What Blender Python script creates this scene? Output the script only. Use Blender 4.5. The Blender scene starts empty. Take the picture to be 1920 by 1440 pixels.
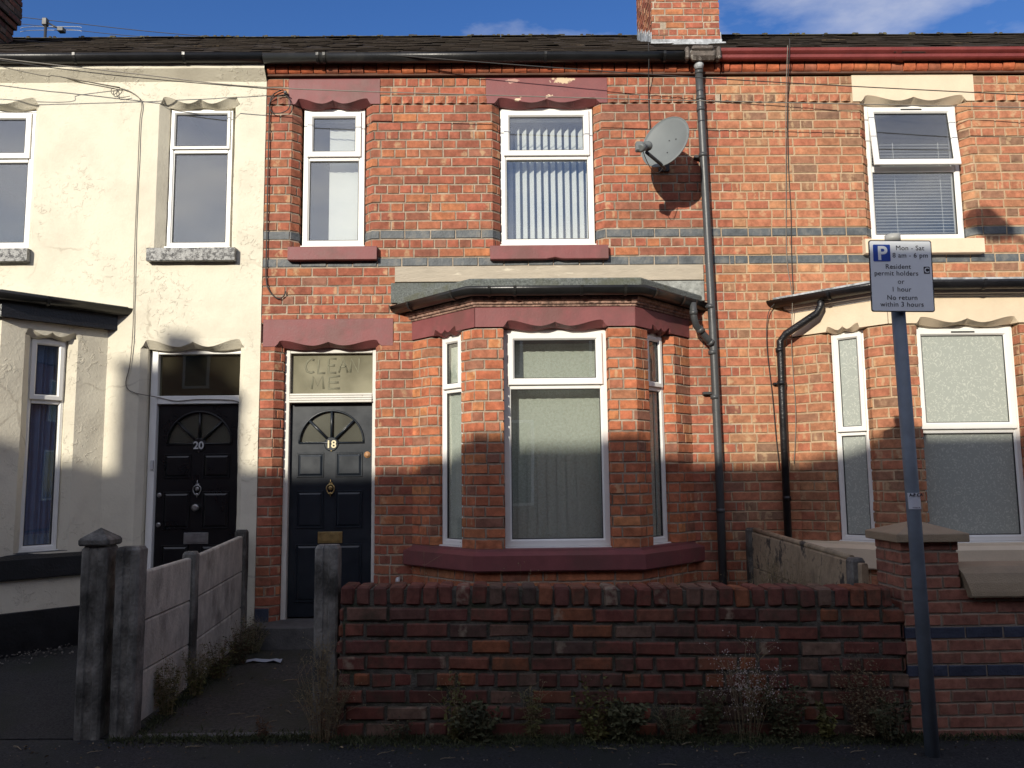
import bpy, math, random
from math import sin, cos, pi, radians, sqrt, atan2
from mathutils import Matrix, Vector, noise
R = random.Random(7)
SC = bpy.context.scene
COL = SC.collection

# ------------------------------------------------------------------ camera
CAM = (0.0, -7.4, 1.5)
PITCH, YAW, ROLL = radians(6.5), radians(0.7), radians(0.62)
f = Vector((sin(YAW)*cos(PITCH), cos(YAW)*cos(PITCH), sin(PITCH)))
r_ = f.cross(Vector((0, 0, 1))).normalized(); u_ = r_.cross(f)
u2 = u_*cos(ROLL) + r_*sin(ROLL); r2 = r_*cos(ROLL) - u_*sin(ROLL)
cam_d = bpy.data.cameras.new('camera'); cam = bpy.data.objects.new('camera', cam_d); COL.objects.link(cam)
cam.matrix_world = Matrix(((r2.x, u2.x, -f.x, CAM[0]), (r2.y, u2.y, -f.y, CAM[1]), (r2.z, u2.z, -f.z, CAM[2]), (0, 0, 0, 1)))
cam_d.sensor_width = 36; cam_d.lens = 36*1553/1920; cam_d.clip_end = 2000
SC.camera = cam
# ------------------------------------------------------------------ light
S = Vector((-0.47, -1.0, 0.43)).normalized()
EL = math.asin(S.z); ROT = atan2(S.x, S.y)
sun_d = bpy.data.lights.new('sun', 'SUN'); sun_d.energy = 5.0; sun_d.angle = radians(0.53); sun_d.color = (1, 0.93, 0.80)
sun = bpy.data.objects.new('sun', sun_d); COL.objects.link(sun)
sun.rotation_euler = (-S).to_track_quat('-Z', 'Y').to_euler()
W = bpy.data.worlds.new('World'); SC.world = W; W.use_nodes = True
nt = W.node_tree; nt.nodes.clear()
def N(nt, t, **k):
    n = nt.nodes.new(t)
    for a, b in k.items(): setattr(n, a, b)
    return n
sky = N(nt, 'ShaderNodeTexSky', sky_type='NISHITA', sun_disc=False)
sky.sun_elevation = EL; sky.sun_rotation = ROT; sky.air_density = 1.0; sky.dust_density = 0.2; sky.ozone_density = 1.6
tc = N(nt, 'ShaderNodeTexCoord'); mp = N(nt, 'ShaderNodeMapping'); mp.inputs['Scale'].default_value = (1.0, 1.0, 2.6)
mp.inputs['Location'].default_value = (0.3, 0.1, 0.42)
n1 = N(nt, 'ShaderNodeTexNoise'); n1.inputs['Scale'].default_value = 2.6; n1.inputs['Detail'].default_value = 7; n1.inputs['Roughness'].default_value = 0.58
# extra cloud added on the sunny side, behind the camera, to brighten the shade
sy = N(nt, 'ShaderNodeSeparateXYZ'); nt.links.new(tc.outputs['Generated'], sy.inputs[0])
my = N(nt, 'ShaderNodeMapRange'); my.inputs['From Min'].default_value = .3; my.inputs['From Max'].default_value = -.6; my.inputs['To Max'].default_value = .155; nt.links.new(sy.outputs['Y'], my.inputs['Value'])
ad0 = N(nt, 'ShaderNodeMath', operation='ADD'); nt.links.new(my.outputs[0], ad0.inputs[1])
rp = N(nt, 'ShaderNodeValToRGB'); rp.color_ramp.elements[0].position = 0.50; rp.color_ramp.elements[1].position = 0.78
rp.color_ramp.elements[0].color = (0, 0, 0, 1); rp.color_ramp.elements[1].color = (0.75, 0.75, 0.75, 1)
hs = N(nt, 'ShaderNodeHueSaturation'); hs.inputs['Saturation'].default_value = 1.35; hs.inputs['Value'].default_value = .90; hs.inputs['Hue'].default_value = .518
mx = N(nt, 'ShaderNodeMix', data_type='RGBA'); mx.inputs['B'].default_value = (6.2, 6.2, 6.3, 1)
bg = N(nt, 'ShaderNodeBackground'); bg.inputs['Strength'].default_value = 0.15
out = N(nt, 'ShaderNodeOutputWorld'); L = nt.links.new
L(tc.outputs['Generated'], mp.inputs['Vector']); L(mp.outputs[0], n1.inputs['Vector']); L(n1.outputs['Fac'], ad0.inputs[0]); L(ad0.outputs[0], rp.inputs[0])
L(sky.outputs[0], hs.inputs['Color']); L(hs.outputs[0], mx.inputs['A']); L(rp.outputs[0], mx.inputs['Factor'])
# clouds are made brighter towards the sun, as added fill for shaded walls
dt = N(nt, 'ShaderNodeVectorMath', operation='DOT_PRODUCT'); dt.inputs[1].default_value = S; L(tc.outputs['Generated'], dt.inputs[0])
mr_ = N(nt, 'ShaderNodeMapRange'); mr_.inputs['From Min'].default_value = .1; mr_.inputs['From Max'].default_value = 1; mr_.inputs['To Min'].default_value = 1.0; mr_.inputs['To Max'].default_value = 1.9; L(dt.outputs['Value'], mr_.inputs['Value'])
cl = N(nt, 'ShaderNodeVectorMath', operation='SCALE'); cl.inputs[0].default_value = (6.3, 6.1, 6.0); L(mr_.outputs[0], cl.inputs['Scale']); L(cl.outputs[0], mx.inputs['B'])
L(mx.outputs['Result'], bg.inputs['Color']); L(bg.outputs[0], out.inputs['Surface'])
vs = SC.view_settings; vs.view_transform = 'Standard'; vs.look = 'None'; vs.exposure = 0.0; vs.gamma = 1.0; vs.use_curve_mapping = False

# ------------------------------------------------------------------ object helpers
WM = {}
def empty(name, loc, label, cat, group=None):
    o = bpy.data.objects.new(name, None); COL.objects.link(o); o.location = loc
    WM[o] = Matrix.Translation(loc); o['label'] = label; o['category'] = cat
    if group: o['group'] = group
    return o
def tag(o, label, cat, group=None):
    o['label'] = label; o['category'] = cat
    if group: o['group'] = group
    return o
def setp(o, parent, world=None):
    world = world or Matrix.Identity(4); WM[o] = world
    if parent is not None:
        o.parent = parent; o.matrix_parent_inverse = Matrix.Identity(4)
        o.matrix_basis = WM[parent].inverted() @ world
    else: o.matrix_basis = world
class MB:
    def __init__(s): s.v = []; s.f = []; s.m = []; s.uv = []; s.sm = []
    def vert(s, *p): s.v.append(p if len(p) == 3 else tuple(p[0])); return len(s.v)-1
    def face(s, idx, m=0, uv=None, smooth=False): s.f.append(tuple(idx)); s.m.append(m); s.uv.append(uv); s.sm.append(smooth)
    def quad(s, a, b, c, d, m=0, uv=None, smooth=False):
        i = len(s.v); s.v += [tuple(a), tuple(b), tuple(c), tuple(d)]; s.face((i, i+1, i+2, i+3), m, uv, smooth)
    def box(s, x0, x1, y0, y1, z0, z1, m=0, b=0.0):
        if b <= 0:
            i = len(s.v); s.v += [(x0,y0,z0),(x1,y0,z0),(x1,y1,z0),(x0,y1,z0),(x0,y0,z1),(x1,y0,z1),(x1,y1,z1),(x0,y1,z1)]
            for q in ((0,3,2,1),(4,5,6,7),(0,1,5,4),(1,2,6,5),(2,3,7,6),(3,0,4,7)): s.face([i+k for k in q], m)
        else:   # chamfered box
            P = {}
            X, Y, Z = (x0, x1), (y0, y1), (z0, z1)
            for a in (0,1):
                for c in (0,1):
                    for e in (0,1):
                        p = [X[a], Y[c], Z[e]]; ins = [b if not a else -b, b if not c else -b, b if not e else -b]
                        for ax in range(3):
                            q = list(p)
                            for k in range(3):
                                if k != ax: q[k] += ins[k]
                            P[a,c,e,ax] = s.vert(*q)
            for ax in range(3):
                o1, o2 = [k for k in range(3) if k != ax]
                for side in (0,1):
                    ring = []
                    for (i1, i2) in ((0,0),(1,0),(1,1),(0,1)):
                        key = [0,0,0]; key[ax] = side; key[o1] = i1; key[o2] = i2; ring.append(P[(*key, ax)])
                    flip = (side == 0) ^ (ax == 1)
                    s.face(ring[::-1] if flip else ring, m)
            for ax in range(3):      # edge strips running along axis ax
                o1, o2 = [k for k in range(3) if k != ax]
                for i1 in (0,1):
                    for i2 in (0,1):
                        k0 = [0,0,0]; k0[ax] = 0; k0[o1] = i1; k0[o2] = i2; k1 = list(k0); k1[ax] = 1
                        fl = [P[(*k0, o1)], P[(*k1, o1)], P[(*k1, o2)], P[(*k0, o2)]]
                        s.face(fl if ((i1 ^ i2) ^ (ax == 1)) else fl[::-1], m)
            for a in (0,1):
                for c in (0,1):
                    for e in (0,1):
                        t = [P[a,c,e,0], P[a,c,e,1], P[a,c,e,2]]
                        s.face(t if (a+c+e) % 2 else t[::-1], m)
    def tube(s, pts, r, n=8, m=0, caps=True, smooth=True, r1=None):
        pts = [Vector(p) for p in pts]; rings = []
        for i, p in enumerate(pts):
            t = (pts[min(i+1, len(pts)-1)] - pts[max(i-1, 0)]).normalized()
            ref = Vector((0, 0, 1)) if abs(t.z) < 0.9 else Vector((1, 0, 0))
            if rings: ref = pu
            a = (ref - t*ref.dot(t)).normalized(); b = t.cross(a); pu = a
            rr = r if r1 is None else r + (r1-r)*i/max(1, len(pts)-1)
            rings.append([s.vert(*(p + (a*cos(2*pi*k/n) + b*sin(2*pi*k/n))*rr)) for k in range(n)])
        for i in range(len(rings)-1):
            for k in range(n): s.face((rings[i][k], rings[i][(k+1)%n], rings[i+1][(k+1)%n], rings[i+1][k]), m, None, smooth)
        if caps: s.face(rings[0][::-1], m); s.face(rings[-1], m)
    def lathe(s, c, axis, prof, n=20, m=0):
        axis = Vector(axis).normalized(); ref = Vector((0,0,1)) if abs(axis.z) < .9 else Vector((1,0,0))
        a = (ref-axis*ref.dot(axis)).normalized(); b = axis.cross(a); c = Vector(c); rings = []
        for (rr, h) in prof: rings.append([s.vert(*(c+axis*h+(a*cos(2*pi*k/n)+b*sin(2*pi*k/n))*rr)) for k in range(n)])
        for i in range(len(rings)-1):
            for k in range(n): s.face((rings[i][k], rings[i][(k+1)%n], rings[i+1][(k+1)%n], rings[i+1][k]), m, None, True)
        s.face(rings[0][::-1], m); s.face(rings[-1], m)
    def build(s, name, mats, parent=None, world=None, kind=None):
        me = bpy.data.meshes.new(name); me.from_pydata(s.v, [], s.f)
        if not isinstance(mats, (list, tuple)): mats = [mats]
        for mt in mats: me.materials.append(mt)
        me.polygons.foreach_set('material_index', s.m); me.polygons.foreach_set('use_smooth', s.sm)
        if any(u is not None for u in s.uv):
            l = me.uv_layers.new(name='UVMap'); d = []
            for fc, u in zip(s.f, s.uv):
                for k in range(len(fc)): d += list(u[k]) if u else [0.5, 0.5]
            l.data.foreach_set('uv', d)
        me.update(); o = bpy.data.objects.new(name, me); COL.objects.link(o); setp(o, parent, world)
        if kind: o['kind'] = kind
        return o

# ------------------------------------------------------------------ materials
def srgb(r, g, b): return tuple((c/255/12.92 if c/255 < .04045 else ((c/255+.055)/1.055)**2.4) for c in (r, g, b)) + (1,)
MT = {}
def mat(name, base, rough=0.7, var=0.12, vscale=6.0, bump=0.0, bscale=60.0, metal=0.0, spec=0.5, stain=None, sscale=1.5, sth=(0.5, 0.65), detail=5, stretch=None, coat=0.0):
    if name in MT: return MT[name]
    m = bpy.data.materials.new(name); m.use_nodes = True; nt = m.node_tree; L = nt.links.new
    b = nt.nodes['Principled BSDF']; b.inputs['Roughness'].default_value = rough; b.inputs['Metallic'].default_value = metal
    b.inputs['Specular IOR Level'].default_value = spec; b.inputs['Coat Weight'].default_value = coat
    t = N(nt, 'ShaderNodeTexCoord'); src = t.outputs['Object']
    if stretch:
        mp = N(nt, 'ShaderNodeMapping'); mp.inputs['Scale'].default_value = stretch; L(src, mp.inputs[0]); src = mp.outputs[0]
    n = N(nt, 'ShaderNodeTexNoise'); n.inputs['Scale'].default_value = vscale; n.inputs['Detail'].default_value = detail; n.inputs['Roughness'].default_value = .6; L(src, n.inputs['Vector'])
    mr = N(nt, 'ShaderNodeMapRange'); mr.inputs['From Min'].default_value = .25; mr.inputs['From Max'].default_value = .75
    mr.inputs['To Min'].default_value = 1-var*1.6; mr.inputs['To Max'].default_value = 1+var; L(n.outputs['Fac'], mr.inputs['Value'])
    vm = N(nt, 'ShaderNodeVectorMath', operation='SCALE'); vm.inputs[0].default_value = base[:3]; L(mr.outputs[0], vm.inputs['Scale'])
    colo = vm.outputs[0]
    if stain:
        n2 = N(nt, 'ShaderNodeTexNoise'); n2.inputs['Scale'].default_value = sscale; n2.inputs['Detail'].default_value = 6; n2.inputs['Roughness'].default_value = .65; L(src, n2.inputs['Vector'])
        m2 = N(nt, 'ShaderNodeMapRange'); m2.inputs['From Min'].default_value = sth[0]; m2.inputs['From Max'].default_value = sth[1]; L(n2.outputs['Fac'], m2.inputs['Value'])
        mx = N(nt, 'ShaderNodeMix', data_type='RGBA'); L(m2.outputs[0], mx.inputs['Factor']); L(colo, mx.inputs['A']); mx.inputs['B'].default_value = stain; colo = mx.outputs['Result']
    L(colo, b.inputs['Base Color'])
    mr2 = N(nt, 'ShaderNodeMapRange'); mr2.inputs['To Min'].default_value = max(0, rough-.12); mr2.inputs['To Max'].default_value = min(1, rough+.12); L(n.outputs['Fac'], mr2.inputs['Value']); L(mr2.outputs[0], b.inputs['Roughness'])
    if bump:
        nb = N(nt, 'ShaderNodeTexNoise'); nb.inputs['Scale'].default_value = bscale; nb.inputs['Detail'].default_value = 4; L(src, nb.inputs['Vector'])
        bp = N(nt, 'ShaderNodeBump'); bp.inputs['Strength'].default_value = bump; bp.inputs['Distance'].default_value = .01; L(nb.outputs['Fac'], bp.inputs['Height']); L(bp.outputs[0], b.inputs['Normal'])
    MT[name] = m; return m
def add_spot(m, cx, cz, rx, rz, col):
    nt = m.node_tree; L = nt.links.new; b = nt.nodes['Principled BSDF']; src = b.inputs['Base Color'].links[0].from_socket
    t = N(nt, 'ShaderNodeTexCoord'); sp = N(nt, 'ShaderNodeSeparateXYZ'); L(t.outputs['Object'], sp.inputs[0])
    o = []
    for k, c, r in ((0, cx, rx), (2, cz, rz)):
        a = N(nt, 'ShaderNodeMath', operation='SUBTRACT'); L(sp.outputs[k], a.inputs[0]); a.inputs[1].default_value = c
        d = N(nt, 'ShaderNodeMath', operation='DIVIDE'); L(a.outputs[0], d.inputs[0]); d.inputs[1].default_value = r
        e = N(nt, 'ShaderNodeMath', operation='POWER'); L(d.outputs[0], e.inputs[0]); e.inputs[1].default_value = 2; o.append(e)
    s_ = N(nt, 'ShaderNodeMath', operation='ADD'); L(o[0].outputs[0], s_.inputs[0]); L(o[1].outputs[0], s_.inputs[1])
    n = N(nt, 'ShaderNodeTexNoise'); n.inputs['Scale'].default_value = 16; n.inputs['Detail'].default_value = 6; n.inputs['Roughness'].default_value = .7; L(t.outputs['Object'], n.inputs['Vector'])
    q = N(nt, 'ShaderNodeMath', operation='MULTIPLY_ADD'); L(n.outputs['Fac'], q.inputs[0]); q.inputs[1].default_value = -5; L(s_.outputs[0], q.inputs[2])
    g = N(nt, 'ShaderNodeMath', operation='LESS_THAN'); L(q.outputs[0], g.inputs[0]); g.inputs[1].default_value = -1.9
    mx = N(nt, 'ShaderNodeMix', data_type='RGBA'); L(g.outputs[0], mx.inputs['Factor']); L(src, mx.inputs['A']); mx.inputs['B'].default_value = col; L(mx.outputs['Result'], b.inputs['Base Color'])
def brickmat(name, ramp, pale=0.35, soot=0.3, moss=0.0, rough=.85, palecol=(.55, .38, .22, 1), smear=(.30, .215, .15, 1)):
    m = bpy.data.materials.new(name); m.use_nodes = True; nt = m.node_tree; L = nt.links.new
    b = nt.nodes['Principled BSDF']; b.inputs['Specular IOR Level'].default_value = .12; b.inputs['Roughness'].default_value = rough
    g = N(nt, 'ShaderNodeNewGeometry'); rr = N(nt, 'ShaderNodeValToRGB'); cr = rr.color_ramp; cr.interpolation = 'LINEAR'
    while len(cr.elements) < len(ramp): cr.elements.new(.5)
    for e, (p, c) in zip(cr.elements, ramp): e.position = p; e.color = (*c, 1)
    L(g.outputs['Random Per Island'], rr.inputs[0])
    t = N(nt, 'ShaderNodeTexCoord')
    # per island offset so that the grain differs brick to brick
    ml = N(nt, 'ShaderNodeMath', operation='MULTIPLY'); ml.inputs[1].default_value = 37.0; L(g.outputs['Random Per Island'], ml.inputs[0])
    cx = N(nt, 'ShaderNodeCombineXYZ'); L(ml.outputs[0], cx.inputs[0]); L(ml.outputs[0], cx.inputs[2])
    ad = N(nt, 'ShaderNodeVectorMath', operation='ADD'); L(t.outputs['Object'], ad.inputs[0]); L(cx.outputs[0], ad.inputs[1])
    n = N(nt, 'ShaderNodeTexNoise'); n.inputs['Scale'].default_value = 14; n.inputs['Detail'].default_value = 6; n.inputs['Roughness'].default_value = .7; L(ad.outputs[0], n.inputs['Vector'])
    mr = N(nt, 'ShaderNodeMapRange'); mr.inputs['From Min'].default_value = .28; mr.inputs['From Max'].default_value = .72; mr.inputs['To Min'].default_value = .5; mr.inputs['To Max'].default_value = 1.3; L(n.outputs['Fac'], mr.inputs['Value'])
    vm = N(nt, 'ShaderNodeVectorMath', operation='SCALE'); L(rr.outputs[0], vm.inputs[0]); L(mr.outputs[0], vm.inputs['Scale'])
    # pale kiln bands across some bricks, from the brick's own UV
    sx = N(nt, 'ShaderNodeSeparateXYZ'); L(t.outputs['UV'], sx.inputs[0])
    wv = N(nt, 'ShaderNodeMath', operation='MULTIPLY'); wv.inputs[1].default_value = 5.5; L(sx.outputs[0], wv.inputs[0])
    w2 = N(nt, 'ShaderNodeMath', operation='ADD'); L(wv.outputs[0], w2.inputs[0]); L(ml.outputs[0], w2.inputs[1])
    w3 = N(nt, 'ShaderNodeMath', operation='SINE'); L(w2.outputs[0], w3.inputs[0])
    nn = N(nt, 'ShaderNodeTexNoise'); nn.inputs['Scale'].default_value = 26; nn.inputs['Detail'].default_value = 4; L(ad.outputs[0], nn.inputs['Vector'])
    w4 = N(nt, 'ShaderNodeMath', operation='MULTIPLY_ADD'); L(nn.outputs['Fac'], w4.inputs[0]); w4.inputs[1].default_value = 1.7; L(w3.outputs[0], w4.inputs[2])
    w5 = N(nt, 'ShaderNodeMapRange'); w5.inputs['From Min'].default_value = 1.6; w5.inputs['From Max'].default_value = 1.95; L(w4.outputs[0], w5.inputs['Value'])
    fr = N(nt, 'ShaderNodeMath', operation='FRACT'); L(ml.outputs[0], fr.inputs[0])
    lt = N(nt, 'ShaderNodeMath', operation='LESS_THAN'); lt.inputs[1].default_value = pale; L(fr.outputs[0], lt.inputs[0])
    w6 = N(nt, 'ShaderNodeMath', operation='MULTIPLY'); L(w5.outputs[0], w6.inputs[0]); L(lt.outputs[0], w6.inputs[1])
    w7 = N(nt, 'ShaderNodeMath', operation='MULTIPLY'); L(w6.outputs[0], w7.inputs[0]); w7.inputs[1].default_value = .62
    m1 = N(nt, 'ShaderNodeMix', data_type='RGBA'); L(w7.outputs[0], m1.inputs['Factor']); L(vm.outputs[0], m1.inputs['A']); m1.inputs['B'].default_value = palecol
    # weather staining over the wall
    ns = N(nt, 'ShaderNodeTexNoise'); ns.inputs['Scale'].default_value = 1.7; ns.inputs['Detail'].default_value = 7; ns.inputs['Roughness'].default_value = .7; L(t.outputs['Object'], ns.inputs['Vector'])
    ms = N(nt, 'ShaderNodeMapRange'); ms.inputs['From Min'].default_value = .48; ms.inputs['From Max'].default_value = .75; ms.inputs['To Max'].default_value = soot; L(ns.outputs['Fac'], ms.inputs['Value'])
    m2 = N(nt, 'ShaderNodeMix', data_type='RGBA'); L(ms.outputs[0], m2.inputs['Factor']); L(m1.outputs['Result'], m2.inputs['A']); m2.inputs['B'].default_value = (.085, .05, .037, 1)
    def edge(o, lo, hi):
        a = N(nt, 'ShaderNodeMath', operation='SUBTRACT'); L(sx.outputs[o], a.inputs[0]); a.inputs[1].default_value = .5
        c = N(nt, 'ShaderNodeMath', operation='ABSOLUTE'); L(a.outputs[0], c.inputs[0])
        d = N(nt, 'ShaderNodeMapRange'); d.inputs['From Min'].default_value = lo; d.inputs['From Max'].default_value = hi; L(c.outputs[0], d.inputs['Value']); return d.outputs[0]
    em = N(nt, 'ShaderNodeMath', operation='MAXIMUM'); L(edge(0, .44, .5), em.inputs[0]); L(edge(1, .30, .5), em.inputs[1])
    en = N(nt, 'ShaderNodeTexNoise'); en.inputs['Scale'].default_value = 32; en.inputs['Detail'].default_value = 4; L(t.outputs['Object'], en.inputs['Vector'])
    e1 = N(nt, 'ShaderNodeMath', operation='MULTIPLY_ADD'); L(en.outputs['Fac'], e1.inputs[0]); e1.inputs[1].default_value = 1.8; L(em.outputs[0], e1.inputs[2])
    e2 = N(nt, 'ShaderNodeMapRange'); e2.inputs['From Min'].default_value = 1.45; e2.inputs['From Max'].default_value = 1.75; e2.inputs['To Max'].default_value = .65; L(e1.outputs[0], e2.inputs['Value'])
    m5 = N(nt, 'ShaderNodeMix', data_type='RGBA'); L(e2.outputs[0], m5.inputs['Factor']); L(m2.outputs['Result'], m5.inputs['A']); m5.inputs['B'].default_value = smear
    colo = m5.outputs['Result']
    if moss:
        nm = N(nt, 'ShaderNodeTexNoise'); nm.inputs['Scale'].default_value = 5; nm.inputs['Detail'].default_value = 8; nm.inputs['Roughness'].default_value = .75; L(t.outputs['Object'], nm.inputs['Vector'])
        mm = N(nt, 'ShaderNodeMapRange'); mm.inputs['From Min'].default_value = .5; mm.inputs['From Max'].default_value = .68; mm.inputs['To Max'].default_value = moss; L(nm.outputs['Fac'], mm.inputs['Value'])
        m3 = N(nt, 'ShaderNodeMix', data_type='RGBA'); L(mm.outputs[0], m3.inputs['Factor']); L(colo, m3.inputs['A']); m3.inputs['B'].default_value = (.06, .056, .038, 1); colo = m3.outputs['Result']
    L(colo, b.inputs['Base Color'])
    bp = N(nt, 'ShaderNodeBump'); bp.inputs['Strength'].default_value = .55; bp.inputs['Distance'].default_value = .006; L(n.outputs['Fac'], bp.inputs['Height']); L(bp.outputs[0], b.inputs['Normal'])
    MT[name] = m; return m
BR18 = brickmat('brick_red', [(0, (.28, .095, .062)), (.15, (.38, .132, .078)), (.35, (.42, .135, .083)), (.52, (.34, .112, .072)), (.66, (.42, .16, .088)), (.78, (.25, .10, .07)), (.86, (.47, .185, .085)), (.94, (.40, .138, .08)), (1, (.30, .145, .10))], pale=.34, soot=.55)
BR16 = brickmat('brick_tan_red', [(0, (.40, .185, .10)), (.2, (.45, .17, .10)), (.4, (.48, .215, .115)), (.6, (.40, .14, .085)), (.75, (.52, .255, .13)), (.85, (.25, .145, .095)), (1, (.44, .19, .11))], pale=.46, soot=.35, smear=(.40, .28, .17, 1))
BRBAY = brickmat('brick_bay_orange', [(0, (.38, .12, .068)), (.3, (.53, .19, .09)), (.55, (.47, .15, .08)), (.75, (.57, .235, .10)), (.86, (.28, .13, .09)), (1, (.48, .17, .09))], pale=.14, soot=.5)
BRORG = brickmat('brick_cornice_orange', [(0, (.42, .11, .055)), (.3, (.54, .15, .065)), (.6, (.48, .125, .06)), (.85, (.58, .19, .08)), (1, (.34, .12, .075))], pale=.0, soot=.6, smear=(.28, .11, .06, 1))
BRGW = brickmat('brick_old_wall', [(0, (.10, .042, .034)), (.2, (.19, .065, .048)), (.4, (.145, .06, .05)), (.55, (.20, .075, .055)), (.7, (.27, .10, .05)), (.78, (.16, .07, .055)), (.86, (.095, .062, .052)), (.94, (.22, .14, .10)), (1, (.14, .055, .045))], pale=.12, soot=.85, moss=.7, palecol=(.34, .28, .20, 1), smear=(.085, .08, .062, 1))
BRNW = brickmat('brick_new_wall', [(0, (.26, .12, .09)), (.4, (.32, .13, .09)), (.7, (.36, .16, .11)), (1, (.22, .105, .08))], pale=.06, soot=.15)
BLUE = mat('brick_slate_blue', (.10, .112, .12, 1), .6, .35, 9, .5, 50, stain=(.17, .16, .14, 1), sscale=9, sth=(.5, .7))
BLUED = mat('brick_dark_blue', (.045, .055, .085, 1), .5, .3, 9, .4, 50)
MOR18 = mat('mortar_grey', (.43, .35, .265, 1), .95, .3, 12, .8, 120, stain=(.15, .125, .10, 1), sscale=2.2, sth=(.48, .72))
MOR16 = mat('mortar_buff', (.48, .35, .225, 1), .95, .18, 12, .7, 120)
MORGW = mat('mortar_mossy', (.10, .092, .075, 1), 1, .5, 14, .9, 90, stain=(.04, .05, .025, 1), sscale=6)
MORNW = mat('mortar_wall_pale', (.30, .25, .20, 1), .95, .2, 12, .6, 120)
MAROON = mat('maroon_masonry_paint', (.205, .060, .060, 1), .6, .12, 9, .15, 70, stain=(.15, .055, .05, 1), sscale=2.5)
MAROONP = mat('maroon_paint_peeling', (.205, .060, .060, 1), .6, .12, 9, .15, 70, stain=(.72, .55, .38, 1), sscale=5.5, sth=(.645, .655), stretch=(1, 1, 1.5))
add_spot(MAROONP, .70, .225, .13, .04, (.62, .47, .30, 1)); add_spot(MAROONP, .24, .215, .08, .025, (.45, .25, .2, 1))
CREAMS = mat('cream_stone_paint', (.70, .575, .415, 1), .6, .05, 6, .2, 60)
def stucco_mat():
    m = bpy.data.materials.new('cream_stucco'); m.use_nodes = True; nt = m.node_tree; L = nt.links.new; b = nt.nodes['Principled BSDF']; b.inputs['Roughness'].default_value = .75; b.inputs['Specular IOR Level'].default_value = .3
    t = N(nt, 'ShaderNodeTexCoord'); n = N(nt, 'ShaderNodeTexNoise'); n.inputs['Scale'].default_value = 2.3; n.inputs['Detail'].default_value = 8; n.inputs['Roughness'].default_value = .65; L(t.outputs['Object'], n.inputs['Vector'])
    cr = N(nt, 'ShaderNodeValToRGB'); cr.color_ramp.elements[0].position = .30; cr.color_ramp.elements[0].color = (.60, .55, .44, 1); cr.color_ramp.elements[1].position = .55; cr.color_ramp.elements[1].color = (.70, .65, .52, 1); L(n.outputs['Fac'], cr.inputs[0])
    n3 = N(nt, 'ShaderNodeTexNoise'); n3.inputs['Scale'].default_value = 60; n3.inputs['Detail'].default_value = 3; L(t.outputs['Object'], n3.inputs['Vector'])
    m3 = N(nt, 'ShaderNodeMapRange'); m3.inputs['From Min'].default_value = .70; m3.inputs['From Max'].default_value = .76; m3.inputs['To Max'].default_value = .10; L(n3.outputs['Fac'], m3.inputs['Value'])
    mx = N(nt, 'ShaderNodeMix', data_type='RGBA'); L(m3.outputs[0], mx.inputs['Factor']); L(cr.outputs[0], mx.inputs['A']); mx.inputs['B'].default_value = (.34, .30, .24, 1)
    # hairline cracks and old repairs
    wn = N(nt, 'ShaderNodeTexNoise'); wn.inputs['Scale'].default_value = 2.5; wn.inputs['Detail'].default_value = 5; L(t.outputs['Object'], wn.inputs['Vector'])
    wm = N(nt, 'ShaderNodeMix', data_type='RGBA'); wm.inputs['Factor'].default_value = .30; L(t.outputs['Object'], wm.inputs['A']); L(wn.outputs['Color'], wm.inputs['B'])
    vo = N(nt, 'ShaderNodeTexVoronoi', feature='DISTANCE_TO_EDGE'); vo.inputs['Scale'].default_value = 1.1; L(wm.outputs['Result'], vo.inputs['Vector'])
    vk = N(nt, 'ShaderNodeMapRange'); vk.inputs['From Min'].default_value = .010; vk.inputs['From Max'].default_value = .003; L(vo.outputs['Distance'], vk.inputs['Value'])
    kn = N(nt, 'ShaderNodeTexNoise'); kn.inputs['Scale'].default_value = 1.1; kn.inputs['Detail'].default_value = 2; L(t.outputs['Object'], kn.inputs['Vector'])
    km = N(nt, 'ShaderNodeMapRange'); km.inputs['From Min'].default_value = .52; km.inputs['From Max'].default_value = .62; km.inputs['To Max'].default_value = .5; L(kn.outputs['Fac'], km.inputs['Value'])
    kk = N(nt, 'ShaderNodeMath', operation='MULTIPLY'); L(vk.outputs[0], kk.inputs[0]); L(km.outputs[0], kk.inputs[1])
    mc = N(nt, 'ShaderNodeMix', data_type='RGBA'); L(kk.outputs[0], mc.inputs['Factor']); L(mx.outputs['Result'], mc.inputs['A']); mc.inputs['B'].default_value = (.40, .35, .27, 1)
    L(mc.outputs['Result'], b.inputs['Base Color'])
    # blistered paint: raised worm-like ridges where a second noise is high
    v = N(nt, 'ShaderNodeTexNoise'); v.inputs['Scale'].default_value = 17; v.inputs['Detail'].default_value = 5; v.inputs['Roughness'].default_value = .6; v.inputs['Distortion'].default_value = .8; L(t.outputs['Object'], v.inputs['Vector'])
    vr = N(nt, 'ShaderNodeMapRange'); vr.inputs['From Min'].default_value = .56; vr.inputs['From Max'].default_value = .63; L(v.outputs['Fac'], vr.inputs['Value'])
    k = N(nt, 'ShaderNodeTexNoise'); k.inputs['Scale'].default_value = 1.4; k.inputs['Detail'].default_value = 3; L(t.outputs['Object'], k.inputs['Vector'])
    kr = N(nt, 'ShaderNodeMapRange'); kr.inputs['From Min'].default_value = .47; kr.inputs['From Max'].default_value = .60; L(k.outputs['Fac'], kr.inputs['Value'])
    mu = N(nt, 'ShaderNodeMath', operation='MULTIPLY'); L(vr.outputs[0], mu.inputs[0]); L(kr.outputs[0], mu.inputs[1])
    fn = N(nt, 'ShaderNodeTexNoise'); fn.inputs['Scale'].default_value = 45; fn.inputs['Detail'].default_value = 5; fn.inputs['Roughness'].default_value = .65; L(t.outputs['Object'], fn.inputs['Vector'])
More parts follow.
